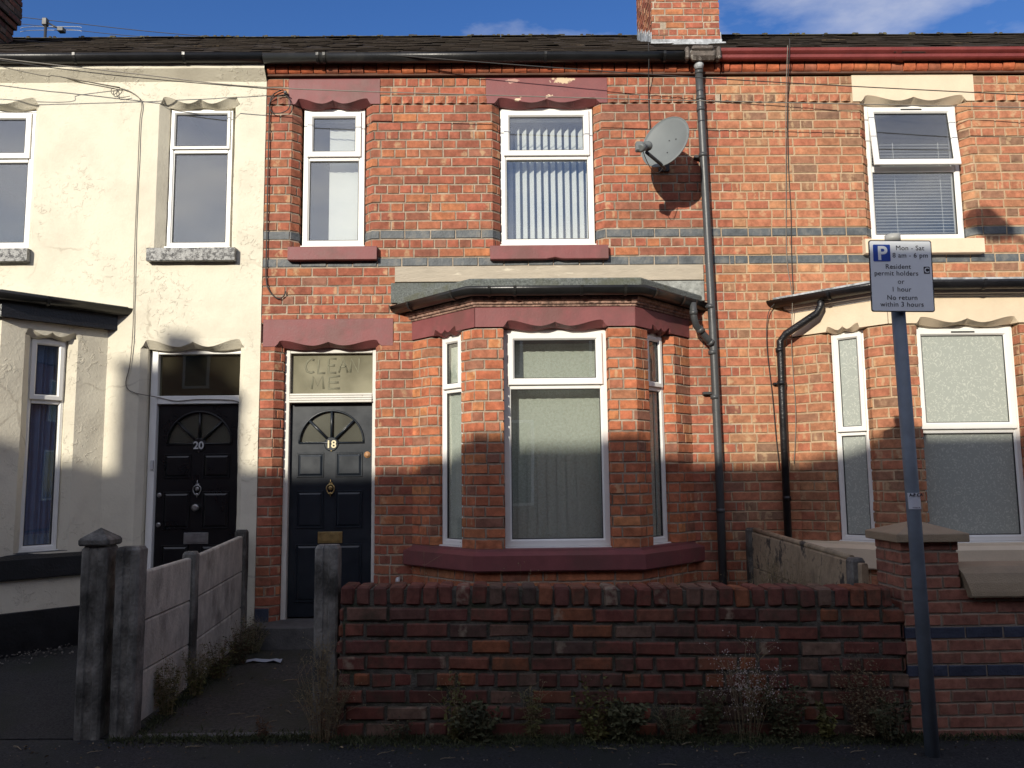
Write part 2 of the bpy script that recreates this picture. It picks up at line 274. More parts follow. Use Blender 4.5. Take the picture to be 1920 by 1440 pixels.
    ma = N(nt, 'ShaderNodeMath', operation='MULTIPLY_ADD'); ma.inputs[1].default_value = .55; L(fn.outputs['Fac'], ma.inputs[0]); L(mu.outputs[0], ma.inputs[2])
    bp = N(nt, 'ShaderNodeBump'); bp.inputs['Strength'].default_value = .6; bp.inputs['Distance'].default_value = .010; L(ma.outputs[0], bp.inputs['Height']); L(bp.outputs[0], b.inputs['Normal'])
    MT['cream_stucco'] = m; return m
STUCCO = stucco_mat()
BLACKP = mat('black_gloss_paint', (.012, .012, .014, 1), .35, .3, 8, .4, 60)
BLACKS = mat('weathered_black_sill', (.03, .03, .032, 1), .32, .3, 20, .7, 90, stain=(.30, .30, .29, 1), sscale=35, sth=(.42, .56))
UPVC = mat('white_upvc', (.80, .79, .75, 1), .35, .03, 4)
UPVCD = mat('white_door_frame', (.66, .64, .58, 1), .45, .06, 5, .1, 80, stain=(.35, .31, .26, 1), sscale=14, sth=(.66, .72))
GASK = mat('dark_gasket', (.03, .03, .03, 1), .6, .1)
GUTB = mat('black_gutter_plastic', (.014, .014, .014, 1), .33, .2, 5, .1, 60, stain=(.04, .038, .032, 1), sscale=2.5, sth=(.55, .8))
GUTR = mat('red_gutter_paint', (.21, .04, .035, 1), .42, .15, 5, .2, 40)
PIPE = mat('dark_grey_pipe', (.06, .063, .066, 1), .42, .2, 5, .1, 60)
LEAD = mat('lead_flashing', (.42, .44, .46, 1), .6, .3, 14, .6, 40, stain=(.16, .17, .17, 1), sscale=9, sth=(.5, .62))
FELT = mat('mineral_felt', (.155, .17, .16, 1), .95, .45, 70, .8, 200, stain=(.10, .105, .07, 1), sscale=4, sth=(.5, .7))
SLATE = brickmat('roof_slate', [(0, (.022, .018, .017)), (.3, (.042, .030, .028)), (.6, (.03, .024, .022)), (.85, (.06, .044, .038)), (1, (.035, .028, .025))], pale=.05, soot=.3, moss=.25, smear=(.05, .042, .035, 1))
RIDGE = mat('mossy_ridge_tile', (.05, .045, .035, 1), 1, .5, 9, 1, 40, stain=(.11, .10, .045, 1), sscale=12, sth=(.5, .6))
BEIGE = mat('peeling_beige_timber', (.42, .365, .285, 1), .8, .12, 5, .5, 30, stain=(.62, .56, .44, 1), sscale=3.5, sth=(.6, .7), stretch=(1, 1, 5))
MOULD = mat('flaking_brown_moulding', (.36, .22, .165, 1), .8, .4, 22, .9, 60, stain=(.13, .08, .06, 1), sscale=18, sth=(.5, .6))
CONC = mat('dirty_concrete', (.22, .21, .185, 1), .95, .4, 9, 1, 70, stain=(.045, .043, .036, 1), sscale=4, sth=(.42, .62), stretch=(1, 1, .7))
CONCP = mat('pale_concrete_panel', (.50, .465, .395, 1), .95, .25, 9, .8, 80, stain=(.20, .185, .155, 1), sscale=5, sth=(.52, .72), stretch=(1, 1, .55))
CONCL = mat('lichen_fence_board', (.40, .31, .20, 1), .95, .35, 9, .6, 80, stain=(.07, .06, .05, 1), sscale=9, sth=(.55, .63), stretch=(1, 1, .6))
SAND = mat('sandstone_coping', (.33, .255, .165, 1), .85, .1, 8, .5, 120)
STONE = mat('grey_step_stone', (.10, .095, .09, 1), .9, .3, 9, .5, 60)
ASPH = mat('asphalt', (.030, .029, .028, 1), .95, .8, 70, 1, 160, stain=(.018, .020, .013, 1), sscale=1.6, sth=(.46, .6), detail=8)
PATH = mat('mossy_concrete_path', (.046, .042, .036, 1), .95, .6, 40, .9, 90, stain=(.026, .028, .014, 1), sscale=2.0, sth=(.45, .62), detail=8)
SOIL = mat('soil', (.05, .04, .03, 1), 1, .4, 12, 1, 60)
DOORB = mat('navy_black_door_paint', (.010, .015, .022, 1), .36, .15, 6, .04, 120, stain=(.016, .021, .028, 1), sscale=3)
DOORK = mat('black_door_paint', (.007, .007, .008, 1), .3, .2, 6, .1, 50)
BRASS = mat('brass', (.62, .46, .20, 1), .35, .2, 20, metal=.9)
CHROME = mat('tarnished_chrome', (.36, .35, .34, 1), .4, .2, 20, metal=.9)
GOLDN = mat('gold_number', (.75, .66, .42, 1), .45, .1)
SILVN = mat('silver_number', (.50, .50, .50, 1), .45, .1)
DISH = mat('grey_dish_paint', (.15, .165, .165, 1), .55, .06, 6)
DARKM = mat('dark_plastic', (.03, .03, .032, 1), .5, .1)
GALV = mat('galvanised_grey_post', (.16, .19, .225, 1), .5, .15, 9, .15, 50)
GALVT = mat('zinc_cap', (.35, .35, .33, 1), .5, .1, 9)
SIGNW = mat('sign_white', (.84, .87, .88, 1), .4, .03)
SIGNB = mat('sign_blue', (.012, .06, .36, 1), .4, .05)
SIGNK = mat('sign_black', (.012, .012, .02, 1), .45, .05)
CABLE = mat('cable_black', (.03, .027, .025, 1), .6, .1)
CABLEG = mat('cable_grey', (.20, .18, .15, 1), .6, .1)
BLIND = mat('blind_fabric', (.74, .76, .73, 1), .9, .05, 60, .2, 200)
BLINDP = mat('patterned_blind_fabric', (.56, .60, .52, 1), .9, .08, 60, .3, 200, stain=(.48, .52, .44, 1), sscale=45, sth=(.48, .56))
VENET = mat('venetian_slat', (.50, .50, .48, 1), .5, .04)
CURT = mat('blue_curtain', (.15, .25, .46, 1), .95, .15, 8)
NET = mat('grey_net_curtain', (.34, .40, .43, 1), .95, .1, 8)
ROOMW = mat('room_plaster', (.20, .18, .14, 1), .9, .05)
ROOMF = mat('room_floor', (.06, .045, .03, 1), .8, .1)
TWIG = mat('dry_twig', (.24, .19, .12, 1), .9, .2)
STRAW = mat('dry_stalk', (.26, .20, .11, 1), .95, .3, 20)
STRAWR = mat('brown_dead_stalk', (.12, .065, .035, 1), .95, .3, 20)
LEAFG = mat('weed_leaf', (.085, .088, .038, 1), .8, .4, 9)
LEAFY = mat('yellow_green_leaf', (.12, .115, .03, 1), .8, .4, 9)
FLUFF = mat('white_seed_head', (.50, .42, .37, 1), 1, .2, 30)
MOSS = mat('moss', (.042, .052, .018, 1), 1, .4, 20)
PAPER = mat('wet_paper', (.36, .39, .44, 1), .8, .1)
TWHITE = mat('white_plastic', (.5, .5, .5, 1), .5, .1)
def glass_mat(name, tint=(1, 1, 1, 1), refl=.13, dirt=.04, dcol=(.4, .42, .4, 1), rough=.0):
    m = bpy.data.materials.new(name); m.use_nodes = True; nt = m.node_tree; L = nt.links.new; nt.nodes.clear()
    o = N(nt, 'ShaderNodeOutputMaterial'); tr = N(nt, 'ShaderNodeBsdfTransparent'); tr.inputs[0].default_value = tint
    gl = N(nt, 'ShaderNodeBsdfGlossy'); gl.inputs['Roughness'].default_value = rough; df = N(nt, 'ShaderNodeBsdfDiffuse'); df.inputs[0].default_value = dcol
    t = N(nt, 'ShaderNodeTexCoord'); n = N(nt, 'ShaderNodeTexNoise'); n.inputs['Scale'].default_value = 3; n.inputs['Detail'].default_value = 6; L(t.outputs['Object'], n.inputs['Vector'])
    bp = N(nt, 'ShaderNodeBump'); bp.inputs['Strength'].default_value = .05; bp.inputs['Distance'].default_value = .02
    nb = N(nt, 'ShaderNodeTexNoise'); nb.inputs['Scale'].default_value = 1.6; nb.inputs['Detail'].default_value = 1; L(t.outputs['Object'], nb.inputs['Vector']); L(nb.outputs['Fac'], bp.inputs['Height']); L(bp.outputs[0], gl.inputs['Normal'])
    fr = N(nt, 'ShaderNodeLayerWeight'); fr.inputs['Blend'].default_value = .5; pw = N(nt, 'ShaderNodeMath', operation='POWER'); pw.inputs[1].default_value = 4; L(fr.outputs['Facing'], pw.inputs[0])
    ma = N(nt, 'ShaderNodeMath', operation='MULTIPLY_ADD', use_clamp=True); ma.inputs[1].default_value = .8; ma.inputs[2].default_value = refl*.62; L(pw.outputs[0], ma.inputs[0])
    dm = N(nt, 'ShaderNodeMapRange'); dm.inputs['From Min'].default_value = .3; dm.inputs['From Max'].default_value = .75; dm.inputs['To Min'].default_value = dirt*.6; dm.inputs['To Max'].default_value = dirt*1.5; L(n.outputs['Fac'], dm.inputs['Value'])
    m1 = N(nt, 'ShaderNodeMixShader'); m2 = N(nt, 'ShaderNodeMixShader')
    L(dm.outputs[0], m1.inputs[0]); L(tr.outputs[0], m1.inputs[1]); L(df.outputs[0], m1.inputs[2])
    L(ma.outputs[0], m2.inputs[0]); L(m1.outputs[0], m2.inputs[1]); L(gl.outputs[0], m2.inputs[2]); L(m2.outputs[0], o.inputs['Surface'])
    MT[name] = m; return m
GLASS = glass_mat('window_glass', (.98, .99, .985, 1), .23, .03)
GLASSD = glass_mat('dusty_fanlight_glass', (.6, .6, .5, 1), .05, .72, (.27, .255, .18, 1))
GLASSK = glass_mat('dark_fanlight_glass', (.7, .7, .6, 1), .12, .12, (.2, .18, .12, 1))
GLASSO = glass_mat('obscured_glass', (.5, .5, .45, 1), .14, .35, (.17, .17, .125, 1), .22)
def film_mat():
    m = bpy.data.materials.new('leaf_pattern_film'); m.use_nodes = True; nt = m.node_tree; L = nt.links.new; b = nt.nodes['Principled BSDF']; b.inputs['Roughness'].default_value = .22; b.inputs['Specular IOR Level'].default_value = .6
    t = N(nt, 'ShaderNodeTexCoord'); v = N(nt, 'ShaderNodeTexVoronoi', feature='F1'); v.inputs['Scale'].default_value = 60; v.inputs['Randomness'].default_value = 1
    n = N(nt, 'ShaderNodeTexNoise'); n.inputs['Scale'].default_value = 14; L(t.outputs['Object'], n.inputs['Vector'])
    ad = N(nt, 'ShaderNodeMix', data_type='RGBA'); ad.inputs['Factor'].default_value = .12; L(t.outputs['Object'], ad.inputs['A']); L(n.outputs['Color'], ad.inputs['B'])
    mp = N(nt, 'ShaderNodeMapping'); mp.inputs['Scale'].default_value = (1, .5, 1); mp.inputs['Rotation'].default_value = (0, .6, 0); L(ad.outputs['Result'], mp.inputs[0]); L(mp.outputs[0], v.inputs['Vector'])
    cr = N(nt, 'ShaderNodeValToRGB'); cr.color_ramp.elements[0].position = .22; cr.color_ramp.elements[0].color = (.50, .52, .46, 1); cr.color_ramp.elements[1].position = .42; cr.color_ramp.elements[1].color = (.36, .385, .345, 1)
    L(v.outputs['Distance'], cr.inputs[0]); L(cr.outputs[0], b.inputs['Base Color']); MT['film'] = m; return m
FILM = film_mat()

# ------------------------------------------------------------------ wall builders
class Path:
    def __init__(s, pts):
        s.p = [Vector((x, y)) for x, y in pts]; s.c = [0.0]
        for a, b in zip(s.p, s.p[1:]): s.c.append(s.c[-1] + (b-a).length)
        s.L = s.c[-1]
        s.n = []
        for a, b in zip(s.p, s.p[1:]):
            t = (b-a).normalized(); s.n.append(Vector((t.y, -t.x)))
        s.vn = []
        for i in range(len(s.p)):
            if i == 0: s.vn.append(s.n[0])
            elif i == len(s.p)-1: s.vn.append(s.n[-1])
            else:
                q = s.n[i-1]+s.n[i]; s.vn.append(q*(2/q.length_squared))
    def seg(s, t):
        for i in range(len(s.c)-1):
            if t <= s.c[i+1]: return i
        return len(s.c)-2
    def at(s, t, d=0.0):
        for i, c in enumerate(s.c):
            if abs(t-c) < 1e-6: q = s.p[i] - s.vn[i]*d; return q.x, q.y
        i = s.seg(t); k = (t-s.c[i])/(s.c[i+1]-s.c[i]); q = s.p[i].lerp(s.p[i+1], k) - s.n[i]*d
        return q.x, q.y
# openings: (s0, s1, z0, z1, chamfer, reveal); reveal 0 = plain cut
def runs(path, opens, z, a0=0.0, a1=None):
    a1 = path.L if a1 is None else a1
    cuts = sorted([o for o in opens if o[2] < z < o[3]]); res = []; cur = a0; left = None
    def P(s): return path.at(s)
    def jam(s, ch, rev, side):      # side +1: wall to the right of the opening
        if rev <= 0: return [P(s)]
        o = []
        for d in (rev, ch) if ch > 0 else (rev,): o.append(path.at(s, d))
        o.append(P(s + side*ch)); return o
    for o in cuts + [None]:
        e = a1 if o is None else o[0]
        if e - cur > .02:
            st = jam(cur, left[4], left[5], 1) if left else [P(cur)]
            en = jam(e, o[4], o[5], -1)[::-1] if o else [P(e)]
            lo = cur + (left[4] if left and left[5] > 0 else 0); hi = e - (o[4] if o and o[5] > 0 else 0)
            mid = [(path.p[i].x, path.p[i].y) for i, c in enumerate(path.c) if lo+1e-4 < c < hi-1e-4]
            res.append((st + mid + en, cur - a0))
        if o: cur = max(cur, o[1]); left = o
    return res
def one_brick(mb, pa, s0, s1, z0, z1, m, rnd, bev=.004, dep=.03, jit=.0012, prof=None, base=0.0):
    """a brick following path pa from s0 to s1, one island"""
    off = base + rnd.gauss(0, jit); tilt = rnd.gauss(0, jit*.8)
    b = bev*(.7+.8*rnd.random())
    if prof is None: prof = [(dep, 0), (b, 0), (0, b), (0, z1-z0-b), (b, z1-z0), (dep, z1-z0)]
    st = [(s0, dep), (s0, b), (s0+b, 0)] + [(c, 0) for c in pa.c[1:-1] if s0+b+1e-3 < c < s1-b-1e-3] + [(s1-b, 0), (s1, b), (s1, dep)]
    dz = rnd.gauss(0, jit*.8); g = []
    for s, ds in st:
        col = []
        for d, h in prof:
            dd = max(d, ds) if ds > 0 else d
            x, y = pa.at(min(max(s, 0), pa.L), dd + off + tilt*(s-s0)/(s1-s0+1e-6)*2)
            w = rnd.gauss(0, jit*.55)
            col.append(mb.vert(x + w, y, z0 + h + dz + rnd.gauss(0, jit*.5)))
        g.append(col)
    for i in range(len(st)-1):
        u0 = (st[i][0]-s0)/(s1-s0); u1 = (st[i+1][0]-s0)/(s1-s0)
        for j in range(len(prof)-1):
            v0 = prof[j][1]/(z1-z0); v1 = prof[j+1][1]/(z1-z0)
            mb.face((g[i][j], g[i+1][j], g[i+1][j+1], g[i][j+1]), m, ((u0, v0), (u1, v0), (u1, v1), (u0, v1)))
def brick_rows(mb, mo, path, opens, zrows, rnd, pitch=.230, joint=.0105, hjoint=.0115, header=6, blue=(), a0=0., a1=None, bm=0, mm=0, bluem=1, bev=.004, jit=.0012, mdepth=.0075, split=.14):
    """zrows: list of (k, z0, z1)."""
    for k, z0, z1 in zrows:
        zc = (z0+z1)/2
        for pts, s_off in runs(path, opens, zc, a0, a1):
            pa = Path(pts)
            if pa.L < .03: continue
            hd = (k % header == 2); pt = pitch/2 if hd else pitch
            ph = (0 if k % 2 else pitch/2) + (pitch/4 if hd else 0) + random.Random(k*31+7).uniform(-.022, .022)
            s = -((s_off + ph) % pt); cuts = [0.0]
            while s < pa.L:
                if s > .05 and s < pa.L-.05: cuts.append(s + rnd.gauss(0, .0045))
                if not hd and k not in blue and rnd.random() < split and s+pt/2 > .06 and s+pt/2 < pa.L-.06: cuts.append(s+pt/2)
                s += pt
            cuts = sorted(cuts) + [pa.L]
            for i in range(len(cuts)-1):
                e0 = cuts[i] + (joint/2 if i else 0); e1 = cuts[i+1] - (joint/2 if i < len(cuts)-2 else 0)
                if e1-e0 < .02: continue
                one_brick(mb, pa, e0, e1, z0+hjoint/2, z1-hjoint/2, bluem if k in blue else bm, rnd, bev=bev, jit=jit)
            for i in range(len(pa.p)-1):
                a = pa.at(pa.c[i], mdepth); b = pa.at(pa.c[i+1], mdepth)
                mo.quad((a[0], a[1], z0), (b[0], b[1], z0), (b[0], b[1], z1), (a[0], a[1], z1), mm)
CZ, ZB = .0862, 3.43
def house_rows(z0, z1): return [(k, ZB+k*CZ, ZB+(k+1)*CZ) for k in range(-45, 60) if ZB+(k+.5)*CZ > z0 and ZB+(k+.5)*CZ < z1]
def stucco_rows(mb, path, opens, z0, z1, bulge=None, a0=0., a1=None, amp=.006, step=.045):
    lv = {round(z0, 4), round(z1, 4)}
    for o in opens:
        for z in (o[2], o[3]):
            if z0 < z < z1: lv.add(round(z, 4))
    if bulge:
        for z in bulge[1]: lv.add(z)
    lv = sorted(lv); zs = []
    for a, b in zip(lv, lv[1:]):
        n = max(1, int((b-a)/step+.5)); zs += [a+(b-a)*i/n for i in range(n)]
    zs.append(lv[-1])
    def shift(p, n, z):
        q = Vector((p[0]*1.0, p[1]*3.0, z))
        d = amp*(noise.noise(q*1.3)+.5*noise.noise(q*4.1)+.3*noise.noise(q*11))
        if bulge: d += bulge[0](z)
        return (p[0]+n[0]*d, p[1]+n[1]*d, z)
    for za, zb in zip(zs, zs[1:]):
        for pts, _ in runs(path, opens, (za+zb)/2, a0, a1):
            pa = Path(pts); ss = []
            for a, b in zip(pa.c, pa.c[1:]):
                n = max(1, int((b-a)/step+.5)); ss += [a+(b-a)*i/n for i in range(n)]
            ss.append(pa.L)
            for s0, s1 in zip(ss, ss[1:]):
                Q = []
                for s, z in ((s0, za), (s1, za), (s1, zb), (s0, zb)):
                    x, y = pa.at(s); vn = None
                    for i, c in enumerate(pa.c):
                        if abs(c-s) < 1e-6: vn = pa.vn[i]
                    if vn is None: vn = pa.n[pa.seg(s)]
                    vn = vn.normalized(); Q.append(shift((x, y), (vn.x, vn.y), z))
                mb.quad(*Q, 0, None, True)
def weld(o, d=.0006):
    import bmesh
    b = bmesh.new(); b.from_mesh(o.data); bmesh.ops.remove_doubles(b, verts=b.verts, dist=d); b.to_mesh(o.data); b.free(); o.data.update(); o.data.set_sharp_from_angle(angle=radians(28))

def sweep(mb, pts, prof, s_off=None, e_off=None, m=0, smooth=False, caps=True, mats=None):
    """prof: closed polygon of (out, up); pts: plan points with z. Offsets at the two ends may be cut along given unit vectors."""
    pa = Path([(p[0], p[1]) for p in pts]); rings = []
    for i, p in enumerate(pts):
        vn = pa.vn[i]
        if i == 0 and s_off: vn = Vector(s_off)
        if i == len(pts)-1 and e_off: vn = Vector(e_off)
        rings.append([mb.vert(p[0]+vn.x*o, p[1]+vn.y*o, p[2]+u) for o, u in prof])
    n = len(prof)
    for i in range(len(rings)-1):
        for k in range(n):
            mb.face((rings[i][k], rings[i+1][k], rings[i+1][(k+1)%n], rings[i][(k+1)%n]), mats[k] if mats else m, None, smooth)
    if caps: mb.face(rings[0], m); mb.face(rings[-1][::-1], m)
def half_round(r, t=.004, n=10, k=1.4):
    return [(a, b*k) for a, b in half_round0(r, t, n)]
def half_round0(r, t=.004, n=10):
    o = [(r*cos(pi+pi*i/n)+r, r*sin(pi+pi*i/n)) for i in range(n+1)]
    i_ = [((r-t)*cos(2*pi-pi*i/n)+r, (r-t)*sin(2*pi-pi*i/n)) for i in range(n+1)]
    return (o + i_)[::-1]
def carved(mb, L, h, x0, x1, depth=.13, rise=.055, proud=.004, mi0=0., mi1=0., m=0, cf=.065):
    """painted stone lintel, local x 0..L, z 0..h, with the double-wave carving cut over the opening x0..x1"""
    xs = [0, L] + [x0+(x1-x0)*i/48 for i in range(49)]
    n = 10; xs += [x0*i/n for i in range(1, n)] + [x1+(L-x1)*i/n for i in range(1, n)]
    xs = sorted(set(round(x, 5) for x in xs))
    def fr(x):
        if x <= x0 or x >= x1: return 0.
        u = (x-x0)/(x1-x0); u = 1-u if u > .5 else u; u *= 2
        a = min(1, u/.10); a = a*a*(3-2*a)
        if u < .72: w = .55+.45*cos(pi*(u-.10)/.62) if u > .1 else 1.0
        else: w = .10+.62*((u-.72)/.28)**1.6
        return rise*a*w
    def bk(x):
        if x <= x0 or x >= x1: return 0.
        u = (x-x0)/(x1-x0); return -.010+.011*cos(4*pi*u)
    g = []
    for x in xs:
        f0 = fr(x); xb = x*(1-(mi0+mi1)/L)+mi0; xm = x*(1-(mi0+mi1)*cf/depth/L)+mi0*cf/depth
        w = .0015*noise.noise(Vector((x*9, h, L)))
        c = [(x, -proud+.006, h), (x, -proud+w, h-.008), (x, -proud+w, max(f0, .001)), (xm, cf if x0 < x < x1 else -proud+.012, bk(x) if x0 < x < x1 else 0.), (xb, depth, bk(x) if x0 < x < x1 else 0.), (xb, depth, h)]
        g.append([mb.vert(*p) for p in c])
    for i in range(len(xs)-1):
        for k in range(6): mb.face((g[i][k], g[i][(k+1)%6], g[i+1][(k+1)%6], g[i+1][k]), m)
    mb.face(g[0][::-1], m); mb.face(g[-1], m)

# ------------------------------------------------------------------ windows and doors (local: x right, z up, -y outward)
def ring(mb, x0, x1, z0, z1, prof, m=0):
    """picture-frame ring; prof: list of (inset, y)"""
    g = [[mb.vert(x0+i, y, z0+i), mb.vert(x1-i, y, z0+i), mb.vert(x1-i, y, z1-i), mb.vert(x0+i, y, z1-i)] for i, y in prof] if False else \
        [[mb.vert(x, y, z) for x, z in ((x0+i, z0+i), (x1-i, z0+i), (x1-i, z1-i), (x0+i, z1-i))] for i, y in prof]
    for a, b in zip(g, g[1:]):
        for k in range(4): mb.face((a[k], a[(k+1)%4], b[(k+1)%4], b[k]), m)
def window(parent, world, w, h, split, blind, fw=.055, glass=None, openlight=False, vent=False, cw=.055):
    """split = height of the transom above the bottom; top light is a casement"""
    glass = glass or GLASS
    mb = MB()
    ring(mb, 0, w, 0, h, [(0, .07), (0, .003), (.003, 0), (fw-.014, 0), (fw-.002, .012), (fw, .012), (fw, .07)])
    mb.box(fw-.002, w-fw+.002, .004, .068, split-.028, split+.028, 0, .004)
    mb.box(-.012, w+.012, -.028, .05, -.03, -.0015, 0, .003)         # sub-sill
    ring(mb, fw+.0005, w-fw-.0005, fw+.0005, split-.0285, [(0, .022), (0, .0145), (.006, .0145), (.006, .03)], 1)
    fo = mb.build('window', [UPVC, GASK], parent, world)
    c = MB(); cx0, cx1, cz0, cz1 = fw-.022, w-fw+.022, split+.006, h-fw+.022
    pr = [(0, .001), (0, -.015), (.004, -.019), (cw-.012, -.019), (cw, -.006), (cw, .03)]
    ring(c, cx0, cx1, cz0, cz1, pr)
    ring(c, cx0+cw+.0005, cx1-cw-.0005, cz0+cw+.0005, cz1-cw-.0005, [(0, .008), (0, -.0035), (.005, -.0035), (.005, .02)], 1)
    if vent: c.box(w/2-.1, w/2+.1, -.026, -.0195, cz1-.034, cz1-.022, 1, .002)
    Mw = world
    if openlight:
        Mw = world @ Matrix.Translation((0, -.002, cz1)) @ Matrix.Rotation(radians(-7), 4, 'X') @ Matrix.Translation((0, 0, -cz1))
    co = c.build('casement', [UPVC, GASK], fo, Mw)
    p = MB(); p.box(cx0+cw, cx1-cw, .004, .009, cz0+cw, cz1-cw); p.build('pane', glass, fo, Mw)
    p = MB(); p.box(fw, w-fw, .024, .029, fw, split-.028); p.build('pane', glass, fo, world)
    b = MB(); bm = None; rd = random.Random(int(w*1000+h*77)); name = 'blind'
    if blind == 'vert_closed':
        bm = BLIND; x = fw+.16
        while x < w-.02: b.quad((x, .135, .02), (x+.087, .147, .02), (x+.087, .147, h-.13), (x, .135, h-.13)); x += .078
        b.box(fw, w-fw, .12, .15, h-.07, h-.035)
    elif blind == 'vert_open':
        bm = BLIND; x = fw+.02; k = 0
        while x < w-.04:
            a = .040; 
            b.quad((x, .17, .02), (x+a, .13, .02), (x+a, .13, h-.13), (x, .17, h-.18)); x += .0675; k += 1
        b.box(fw, w-fw, .12, .16, h-.07, h-.035)
    elif blind == 'vert_pattern':
        bm = BLINDP; x = fw-.03 if w > .4 else fw-.02
        yb = .15 if w > .4 else .042
        while x < w-.02: b.quad((x, yb, .03), (x+.090, yb+.012, .03), (x+.090, yb+.012, h-.10), (x, yb, h-.10)); x += .083
    elif blind == 'venetian':
        bm = VENET; z = .03
        while z < h-.33: b.box(fw-.02, w-fw+.02, .10, .116, z, z+.0022); b.quad((fw-.02, .10, z+.002), (w-fw+.02, .10, z+.002), (w-fw+.02, .118, z+.010), (fw-.02, .118, z+.010)); z += .030
        for x in (.34*w, .84*w): b.box(x, x+.004, .095, .098, .03, h-.33)
    elif blind == 'curtain' or blind == 'net':
        bm = CURT if blind == 'curtain' else NET; name = 'curtain'; n = 60; g = []
        for i in range(n+1):
            x = -.05+(w+.1)*i/n; y = (.17 if w > .4 else .095)+.028*sin(i*.9+.8*sin(i*.35))+.01*sin(i*2.3)
            g.append((b.vert(x, y, .0), b.vert(x+.015*sin(i*.5), y*1.03, h*.99)))
        for i in range(n): b.face((g[i][0], g[i+1][0], g[i+1][1], g[i][1]), 0, None, True)
    if bm: b.build(name, bm, fo, world)
    return fo
def text_mesh(txt, size, mat_, name, parent, world, extrude=.0012, align='CENTER', bold=0.0, spacing=1.0):
    cu = bpy.data.curves.new('t', 'FONT'); cu.body = txt; cu.size = size; cu.align_x = align; cu.extrude = extrude; cu.offset = bold; cu.space_character = spacing
    o = bpy.data.objects.new('t', cu); COL.objects.link(o)
    dg = bpy.context.evaluated_depsgraph_get(); dg.update(); me = bpy.data.meshes.new_from_object(o.evaluated_get(dg)); bpy.data.objects.remove(o)
    me.materials.clear(); me.materials.append(mat_); me.name = name
    ob = bpy.data.objects.new(name, me); COL.objects.link(ob); setp(ob, parent, world @ Matrix.Rotation(pi/2, 4, 'X')); return ob
def T(x, y, z, rz=0.): return Matrix.Translation((x, y, z)) @ Matrix.Rotation(rz, 4, 'Z')
def door(parent, x0, z0, w, h, fx0, fx1, ftop, paint, number, nm, fittings, tglass, y=.14, lined=True, nummat=None, knob=False):
    """leaf at x0..x0+w, z0..z0+h ; frame fx0..fx1 up to ftop"""
    fr = MB(); yf = y-.05; bar = z0+h
    pr = [(0, .12), (0, .003), (.003, 0), (.036, 0), (.042, .008), (.042, .10)]
    def jamb(xa, xb): fr.box(xa, xb, yf, y+.05, z0-.02, ftop, 0, .004)
    jamb(fx0, x0-.004); jamb(x0+w+.004, fx1); fr.box(x0-.004, x0+w+.004, yf+.001, y+.05, ftop-.045, ftop, 0, .004)
    if lined:
        for i in range(4): fr.box(x0-.0035, x0+w+.0035, yf-.004-.007*(3-i), y+.05, bar+.006+.022*i, bar+.006+.022*i+.0185, 0, .004)
    else: fr.box(x0-.0035, x0+w+.0035, yf+.002, y+.05, bar+.006, bar+.08, 0, .004)
    f_ = fr.build('door_frame', UPVCD if lined else UPVC, parent)
    tb = bar+.095 if lined else bar+.08
    g = MB(); g.box(x0, x0+w, y-.004, y+.002, tb, ftop-.045); pn = g.build('fanlight', tglass, f_)
    d = MB(); cx = x0+w/2; R0 = w*.385; zf = z0+h*.812; top = z0+h-.004; yb = y+.042; n = 32
    # leaf front with half-round opening
    lo = []
    for i in range(n+1):
        t = pi*i/n; ax, az = cx+R0*cos(t), zf+R0*sin(t)
        dx, dz = cos(t), sin(t); k = 1e9
        if abs(dx) > 1e-6: k = min(k, ((w/2)/abs(dx)))
        if dz > 1e-6: k = min(k, (top-zf)/dz)
        lo.append(((ax, az), (cx+dx*k, zf+dz*k)))
    cor = [atan2(top-zf, w/2), pi-atan2(top-zf, w/2)]
    for i in range(n):
        (a, A), (b, B) = lo[i], lo[i+1]; t0, t1 = pi*i/n, pi*(i+1)/n
        P = [(a[0], y, a[1]), (A[0], y, A[1])]
        for c in cor:
            if t0 < c < t1: P.append((cx+(w/2 if c < pi/2 else -w/2), y, top))
        P += [(B[0], y, B[1]), (b[0], y, b[1])]
        ii = [d.vert(*p) for p in P]; d.face(ii[::-1] if False else ii)
        d.quad((a[0], y, a[1]), (b[0], y, b[1]), (b[0], yb, b[1]), (a[0], yb, a[1]))
    d.quad((x0, y, z0), (x0+w, y, z0), (x0+w, y, zf), (x0, y, zf))
    d.box(x0, x0+w, yb+.001, yb+.004, z0, zf-.001); d.quad((x0+w, y, z0), (x0+w, yb, z0), (x0+w, yb, top), (x0+w, y, top)); d.quad((x0, y, z0), (x0, y, top), (x0, yb, top), (x0, yb, z0))
    d.quad((cx-R0, y, zf), (cx+R0, y, zf), (cx+R0, yb, zf), (cx-R0, yb, zf))
    # arch moulding, spokes and hub
    arc = [(cx+(R0+.006)*cos(pi*i/n), y-.004, zf+(R0+.006)*sin(pi*i/n)) for i in range(n+1)]; d.tube(arc, .009, 8)
    d.tube([(cx-R0-.01, y-.003, zf), (cx+R0+.01, y-.003, zf)], .009, 8)
    for a in (45, 90, 135):
        c_, s_ = cos(radians(a)), sin(radians(a)); d.tube([(cx+.05*c_, y+.002, zf+.05*s_), (cx+R0*c_, y+.002, zf+R0*s_)], .0125, 8)
    d.lathe((cx, y+.012, zf-.012), (0, -1, 0), [(.066, 0), (.066, .014), (.058, .02)], 24)
    # raised and fielded panels
    def panel(xa, xb, za, zb):
        pr = [(0, y-.0005), (.004, y-.009), (.012, y-.009), (.017, y-.002), (.034, y-.010)]
        ring(d, xa, xb, za, zb, pr); i = .034; d.quad((xa+i, y-.010, za+i), (xb-i, y-.010, za+i), (xb-i, y-.010, zb-i), (xa+i, y-.010, zb-i))
    px = [(x0+w*.085, x0+w*.415), (x0+w*.555, x0+w*.885)]
